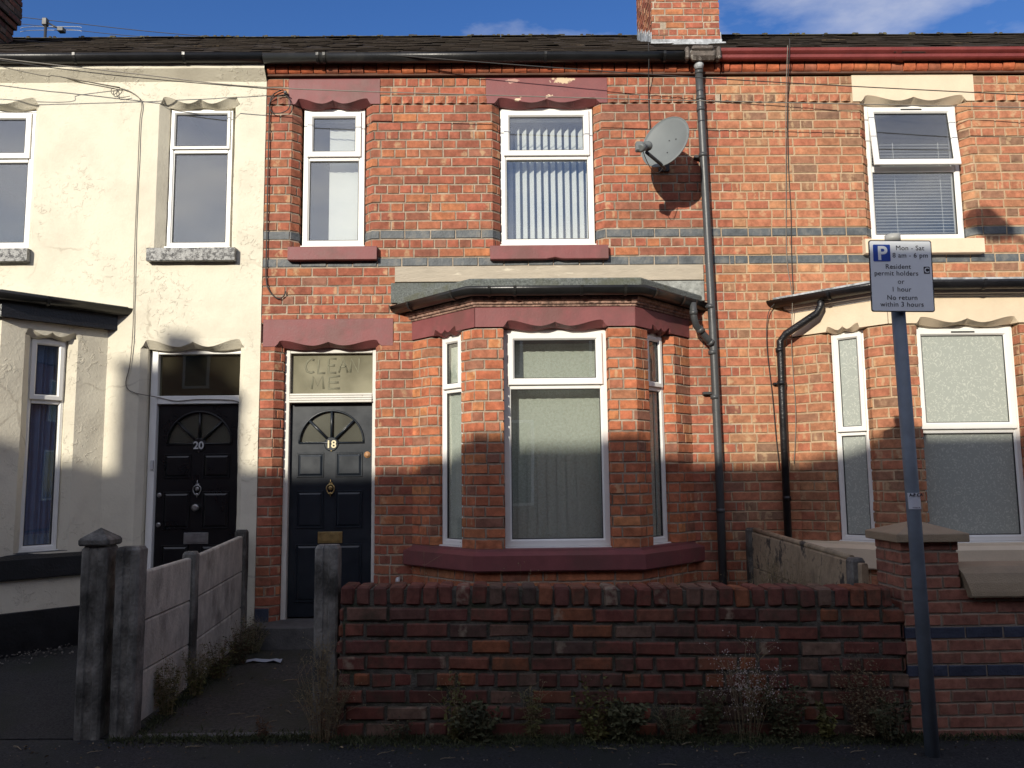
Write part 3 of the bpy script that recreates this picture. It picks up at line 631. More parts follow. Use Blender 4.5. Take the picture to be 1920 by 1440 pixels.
    for a, b in px:
        panel(a, b, z0+h*.648, z0+h*.765); panel(a, b, z0+h*.408, z0+h*.585); panel(a, b, z0+h*.065, z0+h*.335)
    do = d.build('door', paint, parent)
    gl = MB(); ii = [gl.vert(cx+R0*cos(pi*i/n), y+.018, zf+R0*sin(pi*i/n)) for i in range(n+1)]; gl.face(ii); gl.build('fan_pane', GLASSO, do)
    kn = MB(); met, flat_ = fittings
    kz = z0+h*.60; kn.lathe((cx, y-.001, kz+.03), (0, -1, 0), [(.018, 0), (.02, .008), (.008, .02)], 16)
    pts = [(cx+.034*sin(t)*(1+.25*cos(t)), y-.018, kz-.018+.045*cos(t)) for t in [i*2*pi/20 for i in range(21)]]
    kn.tube(pts, .0058, 6); kn.lathe((cx, y-.005, kz-.055), (0, -1, 0), [(.013, 0), (.015, .015), (.006, .024)], 12)
    kn.tube([(cx, y-.014, kz+.03), (cx, y-.014, kz+.075)], .007, 8, r1=.003); kn.tube([(cx, y-.016, kz-.062), (cx, y-.016, kz-.082)], .007, 8, r1=.003)
    kn.lathe((cx, y-.010, kz-.005), (0, -1, 0), [(.019, 0), (.021, .008), (.012, .014)], 12)
    kn.build('door_knocker', met, do)
    lb = MB(); lb.box(cx-.11, cx+.11, y-.010, y-.001, z0+h*.338, z0+h*.392, 0, .004); lb.box(cx-.085, cx+.085, y-.015, y-.0105, z0+h*.346, z0+h*.382, 0, .003); lb.build('letter_plate', flat_, do)
    sp = MB(); sp.lathe((cx, y-.0005, z0+h*.775), (0, -1, 0), [(.008, 0), (.009, .005), (.005, .007)], 12); sp.build('spy_hole', met, do)
    if knob:
        k2 = MB(); k2.lathe((cx, y-.001, z0+h*.51), (0, -1, 0), [(.022, 0), (.016, .02), (.032, .035), (.034, .05), (.02, .06)], 18); k2.build('door_knob', met, do)
        for zz in (.57, .43):
            k3 = MB(); k3.lathe((x0+.03, y-.001, z0+h*zz), (0, -1, 0), [(.022, 0), (.022, .005), (.012, .009)], 16); k3.build('lock', met, do)
        bl = MB(); bl.box(x0-.034, x0-.008, yf-.02, yf-.001, z0+h*.69, z0+h*.735, 0, .004); bl.build('door_bell', TWHITE, f_)
    else:
        k3 = MB(); k3.lathe((x0+w-.045, y-.001, z0+h*.753), (0, -1, 0), [(.030, 0), (.029, .005), (.018, .007), (.018, .012), (.008, .013)], 18); k3.build('lock', mat('worn_copper_lock', (.42, .22, .10, 1), .5, .3, 30), do)
    text_mesh(number, .095, nummat, 'house_number', do, T(cx, y-.014, zf-.045), .002, bold=.002)
    return do

# ------------------------------------------------------------------ bays
def bay_path(c): return [(c-1.252, 0), (c-.665, -.62), (c+.665, -.62), (c+1.252, 0)]
CUTL, CUTR = (-1/.726, 0), (1/.726, 0)
SPL = sqrt(.587**2+.62**2)
def bay_opens(c):
    return [(.316, .615, .93, 2.75, .06, .13), (SPL+.232, SPL+1.098, .93, 2.75, 0, .13), (SPL*2+1.33-.615, SPL*2+1.33-.316, .93, 2.75, .06, .13)]
def bay_frames(parent, c, split, blind, fw, glass=None, vent=False, sides=True):
    P = bay_path(c); h = 1.80; z = .945
    window(parent, T(c-.433, -.52, z), .866, h, h*split, blind, fw, glass, vent=vent)
    def on(a, b, s0, w):
        a, b = Vector(a), Vector(b); t = (b-a).normalized(); n = Vector((t.y, -t.x)); q = a+t*s0-n*.085
        return Matrix.Translation((q.x, q.y, z)) @ Matrix.Rotation(atan2(t.y, t.x), 4, 'Z')
    window(parent, on(P[0], P[1], .318, .295), .295, h, h*split, blind, fw*.85, glass, cw=.045)
    window(parent, on(P[2], P[3], SPL-.615, .295), .295, h, h*split, blind, fw*.85, glass, cw=.045)
def bay_lintels(parent, c, mt, h=.19, z=2.75, proud=.006):
    P = bay_path(c); a = .31
    def place(p, q):
        t = (Vector(q)-Vector(p)).normalized(); return Matrix.Translation((p[0], p[1], z)) @ Matrix.Rotation(atan2(t.y, t.x), 4, 'Z')
    k = .13*math.tan(radians(23.3))
    for i, (o0, o1, m0, m1, rs) in enumerate(((.316, .615, 0, k, .045), (.232, 1.098, k, k, .055), (SPL-.615, SPL-.316, k, 0, .045))):
        mb = MB(); Lg = SPL if i != 1 else 1.33
        carved(mb, Lg, h, o0, o1, .13, rs, proud, m0, m1, 0, .06 if i == 1 else .05); mb.build('bay_lintel', mt, parent, place(P[i], P[i+1]))

def hip(mb, c, off, z0, z1):
    pa = Path(bay_path(c)); o = [(pa.p[0].x-off/.726, 0), tuple(pa.p[1]+pa.vn[1]*off), tuple(pa.p[2]+pa.vn[2]*off), (pa.p[3].x+off/.726, 0)]
    a = [mb.vert(x, y, z0) for x, y in o]; w0, w1 = mb.vert(c-.7, -.002, z1), mb.vert(c+.7, -.002, z1)
    mb.face((a[0], a[1], w0)); mb.face((a[1], a[2], w1, w0)); mb.face((a[2], a[3], w1))
def z3(pts, z): return [(x, y, z) for x, y in pts]
def gutter(parent, pts, z, off, mt, cut=True, r=.056, brackets=()):
    g = MB(); pr = [(o+off, u) for o, u in half_round(r)]
    sweep(g, z3(pts, z), pr, CUTL if cut else None, CUTR if cut else None, 0, True)
    pa = Path(pts)
    for s in brackets:     # unions and brackets are thin collars round the gutter
        i = pa.seg(s); t = (pa.p[i+1]-pa.p[i]).normalized(); k = (s-pa.c[i])/(pa.c[i+1]-pa.c[i]); q = pa.p[i].lerp(pa.p[i+1], k)
        col = [(q.x-t.x*.012, q.y-t.y*.012), (q.x+t.x*.012, q.y+t.y*.012)]
        pr2 = [(off+r+(r+.006)*cos(pi+pi*j/10), (r+.005)*1.4*sin(pi+pi*j/10)+.001) for j in range(11)] + [(off+r+(r+.0005)*cos(2*pi-pi*j/10), (r+.0005)*1.4*sin(2*pi-pi*j/10)-.002) for j in range(11)]
        sweep(g, z3(col, z), pr2[::-1], None, None, 0, False)
    return g.build('bay_gutter' if cut else 'gutter', mt, parent)

# ================================================================== HOUSE 18
H18 = empty('terraced_house', (0, 0, 0), 'red brick terraced house number 18 with maroon lintels, middle of the row', 'house')
OP18 = [(-1.86, -1.25, 3.56, 4.985, .07, .14), (0.0, .885, 3.56, 4.985, .07, .14), (-1.975, -1.145, .0, 2.70, .07, .14)]
BL18 = [(-1.966, -1.114, 4.98, 5.235, 0, 0), (-.124, 1.012, 4.98, 5.235, 0, 0), (-2.15, -.98, 2.70, 2.93, 0, 0), (-1.93, -1.125, 3.516, 3.60, 0, 0), (-.096, .98, 3.516, 3.60, 0, 0), (-.965, 1.858, 3.17, 3.43, 0, 0), (-.80, 1.69, -.2, 3.17, 0, 0)]
p18 = [(-2.17, 0), (2.075, 0)]; X18 = 2.17
def sh(lst, d): return [(a+d, b+d, *r) for a, b, *r in lst]
rd = random.Random(18)
w, mo = MB(), MB()
DOG = 18
rows = [r for r in house_rows(.08, 5.25) if r[0] != DOG]
for r_w in rows: brick_rows(w, mo, Path([(-2.17, 0), (2.03 if r_w[0] % 2 else 2.145, 0)]), sh(OP18+BL18, X18), [r_w], rd, blue=(0, 3), bm=0, bluem=1)
def dogtooth(mb, mo, xa, xb, z0, z1, blocks, rnd, m=0):
    x = xa; 
    while x < xb-.05:
        if not any(b[0]-.03 < x+.05 < b[1]+.03 for b in blocks):
            a, b = x+.004, x+.098; q = .5+rnd.uniform(-.05, .05); xm = a+(b-a)*q; y0 = .004
            i = [mb.vert(a, y0, z0+.005), mb.vert(xm, -.022, z0+.005), mb.vert(b, y0, z0+.005), mb.vert(a, y0, z1-.006), mb.vert(xm, -.004, z1-.006), mb.vert(b, y0, z1-.006)]
            mb.face((i[0], i[1], i[4], i[3]), m, ((0,0),(.5,0),(.5,1),(0,1))); mb.face((i[1], i[2], i[5], i[4]), m, ((.5,0),(1,0),(1,1),(.5,1))); mb.face((i[0], i[2], i[1]), m, ((0,0),(1,0),(.5,.2)))
        x += .102
    mo.quad((xa, .0075, z0), (xb, .0075, z0), (xb, .0075, z1), (xa, .0075, z1))
def dog_mortar_cut(xa, xb, blocks):
    res = []; cur = xa
    for b in sorted(blocks):
        if b[0] > cur: res.append((cur, b[0]))
        cur = max(cur, b[1])
    if cur < xb: res.append((cur, xb))
    return res
ZD0, ZD1 = ZB+DOG*CZ, ZB+(DOG+1)*CZ
for a, b in dog_mortar_cut(-2.17, 2.075, [(-1.966, -1.114), (-.124, 1.012)]): dogtooth(w, mo, a, b, ZD0, ZD1, [], rd)
wall18 = w.build('brick_wall', [BR18, BLUE], H18); mo.build('pointing', MOR18, wall18)
def cornice(parent, xa, xb, mt, mort, seed, gap=()):
    c, mo = MB(), MB(); rnd = random.Random(seed); pa = Path([(xa, 0), (xb, 0)])
    ph_ = rnd.random()*.05
    for (za, zb, prj) in ((5.262, 5.338, .056), (5.341, 5.400, .064)):
        h = zb-za; n = 6; prof = [(.03, 0)] + [(-prj*sin(pi/2*i/n), h*.0+ (h*.62)*(1-cos(pi/2*i/n))) for i in range(n+1)] + [(-prj, h-.004), (-prj+.006, h), (.03, h)]
        s = -ph_
        while s < pa.L:
            e0, e1 = max(0, s+.002), min(pa.L, s+.115)
            if e1-e0 > .03 and not any(g0 < xa+(e0+e1)/2 < g1 and za > g2 for g0, g1, g2 in gap): one_brick(c, pa, e0, e1, za, zb, 0, rnd, .003, .03, .0018, prof)
            s += .117
    mo.box(xa, xb, -.028, .05, 5.253, 5.42); mo.box(xa, xb, -.012, -.0285+.016, 5.2525, 5.2528) if False else None
    o = c.build('cornice', mt, parent); mo.build('cornice_mortar', mort, o); return o
CMOR = mat('cornice_joint', (.12, .06, .04, 1), .95, .3, 12)
cornice(H18, -2.165, 2.075, BRORG, CMOR, 5, gap=((-1.42, -1.36, 5.2), (1.50, 1.60, 5.3)))
def lint(parent, xa, xb, z, h, o0, o1, mt, **k):
    mb = MB(); carved(mb, xb-xa, h, o0-xa, o1-xa, .135, k.get('rise', .055), k.get('proud', .005)); return mb.build('lintel', mt, parent, T(xa, 0, z))
lint(H18, -1.966, -1.114, 4.985, .25, -1.905, -1.20, MAROON); lint(H18, -.124, 1.012, 4.985, .25, -.05, .94, MAROONP); lint(H18, -2.15, -.98, 2.702, .253, -2.04, -1.085, MAROON)
def sill(parent, xa, xb, z0, z1, mt, out=.062, chip=None):
    mb = MB(); n = 40; pr = [(.12, z0), (-out+.004, z0), (-out, z0+.004), (-out, z1-.014), (-out+.005, z1-.009), (.12, z1)]; g = []
    for i in range(n+1):
        x = xa+(xb-xa)*i/n; wv = .0014*noise.noise(Vector((x*14, z0, 3))); col = []
        for j, (y, z) in enumerate(pr):
            dz = 0
            if chip and j in (1, 2) and abs(x-chip) < .07: dz = .016*(1-abs(x-chip)/.07)*(1+.4*noise.noise(Vector((x*90, 0, 0))))
            col.append(mb.vert(x, y+wv, z+wv+dz))
        g.append(col)
    for i in range(n):
        for k in range(6): mb.face((g[i][k], g[i+1][k], g[i+1][(k+1)%6], g[i][(k+1)%6]))
    mb.face(g[0]); mb.face(g[-1][::-1]); return mb.build('sill', mt, parent)
sill(H18, -1.93, -1.125, 3.485, 3.618, MAROON); sill(H18, -.096, .98, 3.478, 3.615, MAROON, chip=.49)
window(H18, T(-1.838, .095, 3.655), .57, 1.325, 1.325*.64, 'vert_closed'); window(H18, T(.006, .095, 3.655), .872, 1.325, 1.325*.64, 'vert_open')
door(H18, -1.925, .30, .742, 1.895, -1.975, -1.145, 2.70, DOORB, '18', 'door', (BRASS, BRASS), GLASSD, y=.155, nummat=GOLDN)
# finger writing in the dust of the fanlight
def writing(parent):
    mb = MB(); y = .149
    def st(pts): mb.tube([(x, y, z) for x, z in pts], .0095, 6, 0, True, True)
    def sc(ox, oz, s, pts): st([(ox+a*s, oz+b*s) for a, b in pts])
    s = .13; z = 2.48; x = -1.80
    sc(x, z, s, [(.62, .9), (.35, 1), (.1, .75), (.0, .45), (.12, .1), (.4, 0), (.62, .08)]); x += .110
    sc(x, z-.005, s, [(.1, 1), (.05, .5), (.05, 0), (.55, .02)]); x += .095
    sc(x, z, s, [(.6, 1), (.05, 1), (.05, 0), (.6, 0)]); sc(x, z, s, [(.05, .5), (.5, .52)]); x += .100
    sc(x, z, s, [(.0, 0), (.3, 1), (.62, 0)]); sc(x, z, s, [(.1, .4), (.55, .45)]); x += .100
    sc(x, z, s, [(.05, 0), (.1, 1), (.6, 0), (.68, 1)])
    s = .12; z = 2.33; x = -1.74
    sc(x, z, s, [(0, 0), (.1, 1), (.45, .3), (.8, 1), (.9, 0)]); x += .15
    sc(x, z, s, [(.9, 1), (.05, .9), (.05, 0), (.9, .05)]); sc(x, z, s, [(.05, .5), (.8, .5)])
    return mb.build('dust_writing', mat('rubbed_dust', (.20, .195, .135, 1), .9, .1, 20), parent)
fr18 = [o for o in H18.children if o.name.startswith('door_frame')][0]
wr = writing(fr18)
for v in wr.data.vertices: v.co.y = .1512+(v.co.y-.149)*.06-.0005
st = MB(); st.box(-2.16, -1.0, -.30, .2, .10, .285, 0, .008); st.build('doorstep', STONE, H18)
pl = MB(); pl.box(-2.165, -2.045, -.018, .0, .05, .40, 0, .006); pl.build('plinth', BLUED, H18); pl = MB(); pl.box(-1.075, -.81, -.015, .0, .05, .335, 0, .006); pl.build('plinth', BLUED, H18)
# bay of 18
c18 = .447; bw, bmo = MB(), MB()
brick_rows(bw, bmo, Path(bay_path(c18)), bay_opens(c18), [r for r in house_rows(.05, 2.76) if not (.77 < (r[1]+r[2])/2 < .90)], random.Random(181), header=99, split=.45)
o = bw.build('bay_wall', BRBAY, H18); bmo.build('bay_pointing', MOR18, o)
def bay_sill(parent, c, mt, z0=.756, z1=.915, out=.055):
    mb = MB(); sweep(mb, z3(bay_path(c), 0), [(-.20, z0), (out-.012, z0), (out, z0+.012), (out, z1-.03), (.0, z1), (-.004, .934), (-.20, .937)], (-1/.726, 0), (1/.726, 0)); return mb.build('bay_sill', mt, parent)
bay_sill(H18, c18, MAROON); bay_lintels(H18, c18, MAROON, .168); bay_frames(H18, c18, .735, 'vert_pattern', .058)
def moulding(parent, c, mt, z0, prof, nm='bay_moulding'):
    mb = MB(); sweep(mb, z3(bay_path(c), z0), prof, CUTL, CUTR); return mb.build(nm, mt, parent)
moulding(H18, c18, MOULD, 2.918, [(-.1, 0), (.010, 0), (.014, .006), (.012, .018), (.026, .020), (.030, .030), (.026, .038), (.044, .046), (.050, .060), (.05, .075), (-.1, .075)])
fb = MB(); sweep(fb, z3(bay_path(c18), 2.994), [(-.1, 0), (.044, 0), (.044, .07), (-.1, .07)], CUTL, CUTR); fb.build('bay_fascia', BLACKP, H18)
gutter(H18, bay_path(c18), 3.064, .047, GUTB, True, .052, (.12, SPL-.14, SPL+.12, SPL+.33, SPL+.88, SPL+1.24, SPL+1.33+.12, SPL*2+1.33-.30, SPL*2+1.33-.10))
rf = MB(); sweep(rf, z3(bay_path(c18), 0), [(-.25, 3.07), (.090, 3.062), (.100, 3.066), (.104, 3.125), (.094, 3.138), (-.2, 3.136), (-.2, 3.07)], CUTL, CUTR)
hip(rf, c18, .094, 3.137, 3.26)
rf.build('bay_roof', FELT, H18)
fl = MB(); fl.box(-1.0, c18-.75, -.014, -.002, 3.09, 3.275, 0, .003); fl.build('bay_flashing', FELT, H18); fl = MB(); fl.box(1.15, 1.853, -.014, -.002, 3.09, 3.275, 0, .003); fl.build('bay_flashing', mat('pale_flashing', (.30, .31, .29, 1), .9, .3, 30, .5, 80), H18)
bd = MB(); bd.box(-.965, 1.853, -.016, .03, 3.283, 3.427, 0, .004); bd.build('fascia_board', BEIGE, H18)
# ------------------------------------------------------------------ rain pipe
rpz = MB(); rpz.tube([(1.862, -.075, 5.28), (1.868, -.075, 5.0), (1.90, -.075, 2.8), (1.908, -.075, 1.6), (1.905, -.075, .12)], .036, 16)
for z in (5.24, 4.985, 4.88, 4.44, 3.02, 2.60, 2.20, 1.2): 
    x = 1.864+(1.905-1.864)*(5.3-z)/4; rpz.tube([(x, -.075, z-.018), (x, -.075, z+.018)], .040, 16)
for z in (4.44, 3.03, 2.24): rpz.box(1.80, 1.93, -.05, .0, z-.012, z+.012, 0, .003)
rpz.tube([(1.700, -.20, 3.03), (1.705, -.20, 2.90), (1.73, -.17, 2.83), (1.83, -.11, 2.73), (1.90, -.078, 2.66)], .031, 14)
for p, q in (((1.702, -.20, 2.92), (1.702, -.20, 2.96)), ((1.755, -.157, 2.808), (1.785, -.138, 2.778)), ((1.86, -.095, 2.70), (1.885, -.085, 2.68))): rpz.tube([p, q], .036, 14)
rpz.build('drainpipe', PIPE, H18)
hp = MB(); hp.lathe((1.862, -.085, 5.262), (0, 0, 1), [(.038, 0), (.042, .03), (.046, .035), (.046, .06)], 18); hp.build('pipe_collar', LEAD, H18); hp = MB(); hp.box(1.76, 2.02, -.180, -.09, 5.325, 5.43, 0, .03); hp.box(1.72, 1.76, -.195, -.085, 5.322, 5.44, 0, .015); hp.box(2.01, 2.05, -.195, -.085, 5.322, 5.44, 0, .015); hp.box(1.78, 1.98, -.20, -.12, 5.405, 5.445, 0, .012); hp.build('gutter_outlet', mat('rusty_outlet', (.12, .10, .085, 1), .8, .4, 25, .6, 60, stain=(.30, .28, .25, 1), sscale=20, sth=(.55, .62)), H18)
# main gutter
def main_gutter(parent, xa, xb, mt, z=5.402, r=.054, br=(), ogee=False):
    if not ogee: return gutter(parent, [(xa, 0), (xb, 0)], z, .066, mt, False, r, br)
    g = MB(); pr = [(.07, -.088), (.11, -.088), (.122, -.076), (.125, -.05), (.14, -.038), (.152, -.026), (.156, -.0), (.152, 0), (.138, -.026), (.115, -.042), (.10, -.080), (.07, -.076)]
    sweep(g, [(xa, 0, z), (xb, 0, z)], pr)
    for s in br: sweep(g, [(s-.025, 0, z), (s+.025, 0, z)], [(o*1.0+.006, u-.004) for o, u in pr[:7]]+[(.07, .002)])
    return g.build('gutter', mt, parent)
main_gutter(H18, -2.168, 1.75, GUTB, br=(.5, .56, 2.6, 3.7))
sf = MB(); sf.box(-2.165, 2.165, -.068, .06, 5.402, 5.42); sf.build('soffit', BLACKP, H18)
# roofs
ZE, SLP = 5.385, .5990
def roof(parent, xa, xb, seed, ridge=True):
    mb = MB(); rnd = random.Random(seed); ca = math.atan(SLP); L_ = 4.30/cos(ca); n = 24; st_ = L_/n
    d = Vector((0, cos(ca), sin(ca))); nn = Vector((0, -sin(ca), cos(ca))); o = Vector((0, -.12, ZE))
    for k in range(n):
        x = xa - (0.15 if k % 2 else 0)
        while x < xb:
            x0, x1 = max(xa, x+.002), min(xb, x+.298); x += .30
            if x1-x0 < .03: continue
            a = k*st_ + rnd.gauss(0, .003); b = min(L_, a+st_*1.5); lift = .022+rnd.gauss(0, .004); lift2 = lift+rnd.gauss(0, .004); th = .007
            P = []
            for xx, s, l in ((x0, a, lift), (x1, a, lift2), (x1, b, .008), (x0, b, .008)):
                q = o+d*s+nn*l; P.append((xx, q.y, q.z))
            q = [(p[0], p[1]-nn.y*th, p[2]-nn.z*th) for p in P]; i = [mb.vert(*p) for p in P+q]
            mb.face((i[0], i[1], i[2], i[3])); mb.face((i[0], i[4], i[5], i[1])); mb.face((i[1], i[5], i[6], i[2])); mb.face((i[0], i[3], i[7], i[4]))
    # under-boarding and rear slope
    e = o+d*L_
    mb.quad((xa, o.y+.05, o.z), (xb, o.y+.05, o.z), (xb, e.y, e.z-.01), (xa, e.y, e.z-.01)); mb.quad((xa, e.y, e.z), (xb, e.y, e.z), (xb, e.y+4.2, ZE), (xa, e.y+4.2, ZE))
    ro = mb.build('roof', SLATE, parent)
    r = MB(); x = xa
    while x < xb-.02:
        x1 = min(xb, x+.44); pr = [(.13*sin(t), .060*cos(t)-.045) for t in [radians(-75+150*i/8) for i in range(9)]]; g = []
        jz = rnd.gauss(0, .004)
        for xx in (x+.003, x1-.003): g.append([r.vert(xx, e.y+a, e.z+b+jz) for a, b in pr])
        for i in range(8): r.face((g[0][i], g[1][i], g[1][i+1], g[0][i+1]), 0, None, True)
        for q in range(rnd.choice((2, 4, 6, 9))):
            cx_ = x1+rnd.gauss(0, .025 if q < 5 else .14); ss = rnd.uniform(.006, .020); r.box(cx_-ss*1.3, cx_+ss*1.3, e.y-.06-ss, e.y-.06+ss*2, e.z-.02, e.z+.014+ss*.8, 0, ss*.35)
        x = x1
    r.build('ridge', RIDGE, ro); return ro
roof(H18, -2.17, 2.17, 1)
# chimney
def chimney(parent, x0, x1, y0, y1, z0, z1, mt, mort, seed, corb=None, pots=(), nm='chimney', bp=.230):
    a, mo = MB(), MB(); rnd = random.Random(seed); pa = Path([(x0, y1), (x0, y0), (x1, y0), (x1, y1), (x0, y1)])
    k = 0; z = z0
    while z < z1:
        off = 0
        if corb:
            for zc, oo in corb:
                if z >= zc: off = oo
        pp = Path([(x0-off, y1+off), (x0-off, y0-off), (x1+off, y0-off), (x1+off, y1+off), (x0-off, y1+off)])
        brick_rows(a, mo, pp, [], [(k, z, z+CZ)], rnd, header=99, pitch=bp, split=.2, bev=.005, jit=.002); z += CZ; k += 1
    mo.box(x0+.01, x1-.01, y0+.01, y1-.01, z-.02, z+.02)
    o = a.build(nm, mt, parent); mo.build('chimney_mortar', mort, o)
    for px, py, h in pots:
        p = MB(); p.lathe((px, py, z), (0, 0, 1), [(.15, 0), (.13, .05), (.11, h-.06), (.135, h-.05), (.135, h), (.09, h), (.09, h-.1)], 20); p.build('chimney_pot', mat('clay_pot', (.42, .2, .11, 1), .85, .2), o)
    return o
ch = chimney(H18, 1.842, 2.665, 2.0, 3.0, 6.60, 8.6, BR18, MOR18, 33)
fl = MB(); fl.box(1.825, 2.682, 1.978, 1.996, 6.58, 6.715, 0, .004); fl.box(1.82, 2.685, 1.83, 1.977, 6.545, 6.600, 0, .006)
for i in range(8):     # stepped side flashing following the slope
    y = 2.0+i*.12; z = ZE+(y+.12)*SLP; fl.box(1.828+.0006*i, 1.840, y, y+.115, z-.05, z+.16+.02*(i%2), 0, .002); fl.box(2.667, 2.679+.0006*i, y, y+.115, z-.05, z+.16, 0, .002)
fl.build('chimney_flashing', LEAD, ch)
# interior shell so that rooms are dark rooms
def shell(parent, xa, xb, hall, seed=0, bayc=None):
    mb = MB(); y0, y1 = .30, 5.0
    mb.box(xa, xb, y1, y1+.05, 0, 5.45); mb.box(xa, xa+.03, .06, y1, 0, 5.45); mb.box(xb-.03, xb, .06, y1, 0, 5.45)
    mb.box(hall-.03, hall+.03, .35, y1-.01, 0.1, 5.3); mb.box(xa+.04, xb-.04, .10, y1-.02, 2.98, 3.10); mb.box(xa+.04, xb-.04, .10, y1-.02, 5.30, 5.34)
    mb.box(xa+.04, xb-.04, .10, y1-.02, .12, .18, 1)
    return mb.build('interior_walls', [ROOMW, ROOMF], parent)
shell(H18, -2.165, 2.165, -1.06)
# overflow pipe low on the wall
op = MB(); op.tube([(-.915, .0, .64), (-.915, -.09, .645), (-.915, -.10, .60)], .02, 12); op.build('overflow_pipe', TWHITE, H18)
# brackets holding telephone wires
br = MB(); br.box(-2.00, -1.975, -.05, 0, 5.07, 5.10, 0, .004); br.tube([(-2.0, -.04, 5.09), (-1.96, -.06, 5.06)], .006, 6); br.build('cable_bracket', DARKM, H18)

# ================================================================== HOUSE 16
H16 = empty('terraced_house', (4.34, 0, 0), 'orange-tan brick terraced house with cream lintels and red gutter, right of number 18', 'house')
OP16 = [(3.455, 4.34, 3.56, 4.985, .07, .14), (5.59, 6.2, 3.56, 4.985, .07, .14), (5.485, 6.315, 0, 2.70, .07, .14)]
BL16 = [(3.322, 4.475, 4.98, 5.245, 0, 0), (3.345, 4.425, 3.516, 3.60, 0, 0), (2.65, 5.13, -.2, 3.10, 0, 0), (5.45, 6.3, 4.98, 5.235, 0, 0), (5.32, 6.49, 2.70, 2.93, 0, 0)]
w, mo = MB(), MB(); rd = random.Random(16)
for r_w in rows:
    xs_ = 2.038 if r_w[0] % 2 else 2.153; mo.quad((xs_-.01, .0075, r_w[1]), (xs_, .0075, r_w[1]), (xs_, .0075, r_w[2]), (xs_-.01, .0075, r_w[2])); brick_rows(w, mo, Path([(xs_, 0), (6.51, 0)]), sh(OP16+BL16, -xs_), [r_w], rd, blue=(0, 3), pitch=.228)
for a, b in dog_mortar_cut(2.085, 6.51, [(3.322, 4.475), (5.45, 6.3)]): dogtooth(w, mo, a, b, ZD0, ZD1, [], rd)
wall16 = w.build('brick_wall', [BR16, BLUE], H16); mo.build('pointing', MOR16, wall16)
cornice(H16, 2.085, 6.51, BRORG, CMOR, 6)
lint(H16, 3.322, 4.475, 4.985, .265, 3.40, 4.40, CREAMS, rise=.06); lint(H16, 5.45, 6.3, 4.985, .25, 5.52, 6.23, CREAMS); lint(H16, 5.32, 6.49, 2.702, .253, 5.43, 6.38, CREAMS)
sill(H16, 3.33, 4.425, 3.505, 3.65, CREAMS, out=.07)
window(H16, T(3.462, .085, 3.675), .872, 1.31, 1.31*.52, 'venetian', .05, openlight=True, vent=True, cw=.06); window(H16, T(5.61, .095, 3.655), .57, 1.325, 1.325*.5, 'net')
door(H16, 5.53, .30, .742, 1.895, 5.485, 6.315, 2.70, DOORB, '16', 'door', (BRASS, BRASS), GLASSK, y=.155, nummat=GOLDN)
c16 = 3.895; bw, bmo = MB(), MB()
brick_rows(bw, bmo, Path(bay_path(c16)), bay_opens(c16), [r for r in house_rows(.05, 2.76) if not (.77 < (r[1]+r[2])/2 < .90)], random.Random(161), header=99, split=.45)
o = bw.build('bay_wall', BR16, H16); bmo.build('bay_pointing', MOR16, o)
bay_sill(H16, c16, CREAMS, .72, .915); bay_lintels(H16, c16, CREAMS, .215); bay_frames(H16, c16, .51, None, .05, FILM, vent=True)
moulding(H16, c16, UPVC, 2.966, [(-.1, 0), (.012, 0), (.014, .012), (.024, .014), (.026, .028), (.045, .032), (.05, .05), (.05, .07), (-.1, .07)])
fb = MB(); sweep(fb, z3(bay_path(c16), 3.038), [(-.1, 0), (.058, 0), (.058, .04), (-.1, .04)], CUTL, CUTR); fb.build('bay_fascia', BLACKP, H16)
gutter(H16, bay_path(c16), 3.085, .060, BLACKP, True, .052, (.42, SPL+.2, SPL+.75, SPL+1.2))
rf = MB(); sweep(rf, z3(bay_path(c16), 0), [(-.25, 3.085), (.10, 3.085), (.118, 3.095), (.118, 3.112), (-.2, 3.110), (-.2, 3.085)], CUTL, CUTR); hip(rf, c16, .118, 3.112, 3.20); rf.build('bay_roof', LEAD, H16)
dp = MB(); dp.tube([(2.80, -.30, 3.04), (2.80, -.30, 2.97), (2.77, -.28, 2.91), (2.55, -.10, 2.76), (2.505, -.07, 2.70), (2.50, -.065, 2.2), (2.492, -.065, .15)], .033, 14)
for z in (2.62, 2.32, 1.3): dp.tube([(2.50, -.065, z-.02), (2.50, -.065, z+.02)], .038, 14)
dp.box(2.44, 2.56, -.04, 0, 2.31, 2.33, 0, .003); dp.build('drainpipe', BLACKP, H16)
main_gutter(H16, 2.03, 6.51, GUTR, 5.440, br=(3.72,), ogee=True)
sf = MB(); sf.box(2.17, 6.51, -.069, .06, 5.402, 5.42); sf.build('soffit', GUTR, H16)
roof(H16, 2.17, 6.51, 2); shell(H16, 2.175, 6.50, 5.40)

# ================================================================== HOUSE 20
H20 = empty('terraced_house', (-4.34, 0, 0), 'cream stucco terraced house number 20 with black sills, left of number 18', 'house')
OP20 = [(-3.09, -2.48, 3.60, 4.99, .07, .14), (-5.225, -4.34, 3.60, 4.99, .07, .14), (-3.195, -2.365, 0, 2.70, .05, .14)]
BL20 = [(-6.05, -3.54, -.2, 2.98, 0, 0), (-3.16, -2.41, 4.99, 5.07, 0, 0), (-5.295, -4.27, 4.99, 5.07, 0, 0), (-3.245, -2.315, 2.70, 2.785, 0, 0)]
def bul(z):
    if z < 5.21: return 0.
    if z < 5.30: return .085*((z-5.21)/.09)
    return .086
mb = MB(); stucco_rows(mb, Path([(-6.51, -.004), (-2.172, -.004)]), sh(OP20+BL20, 6.51), .10, 5.37, (bul, [5.21, 5.255, 5.30]), amp=.008)
o = mb.build('stucco_wall', STUCCO, H20); weld(o)
e = MB(); e.box(-2.1735, -2.171, -.004, .14, .10, 5.43)
e.build('wall_end', STUCCO, H20)
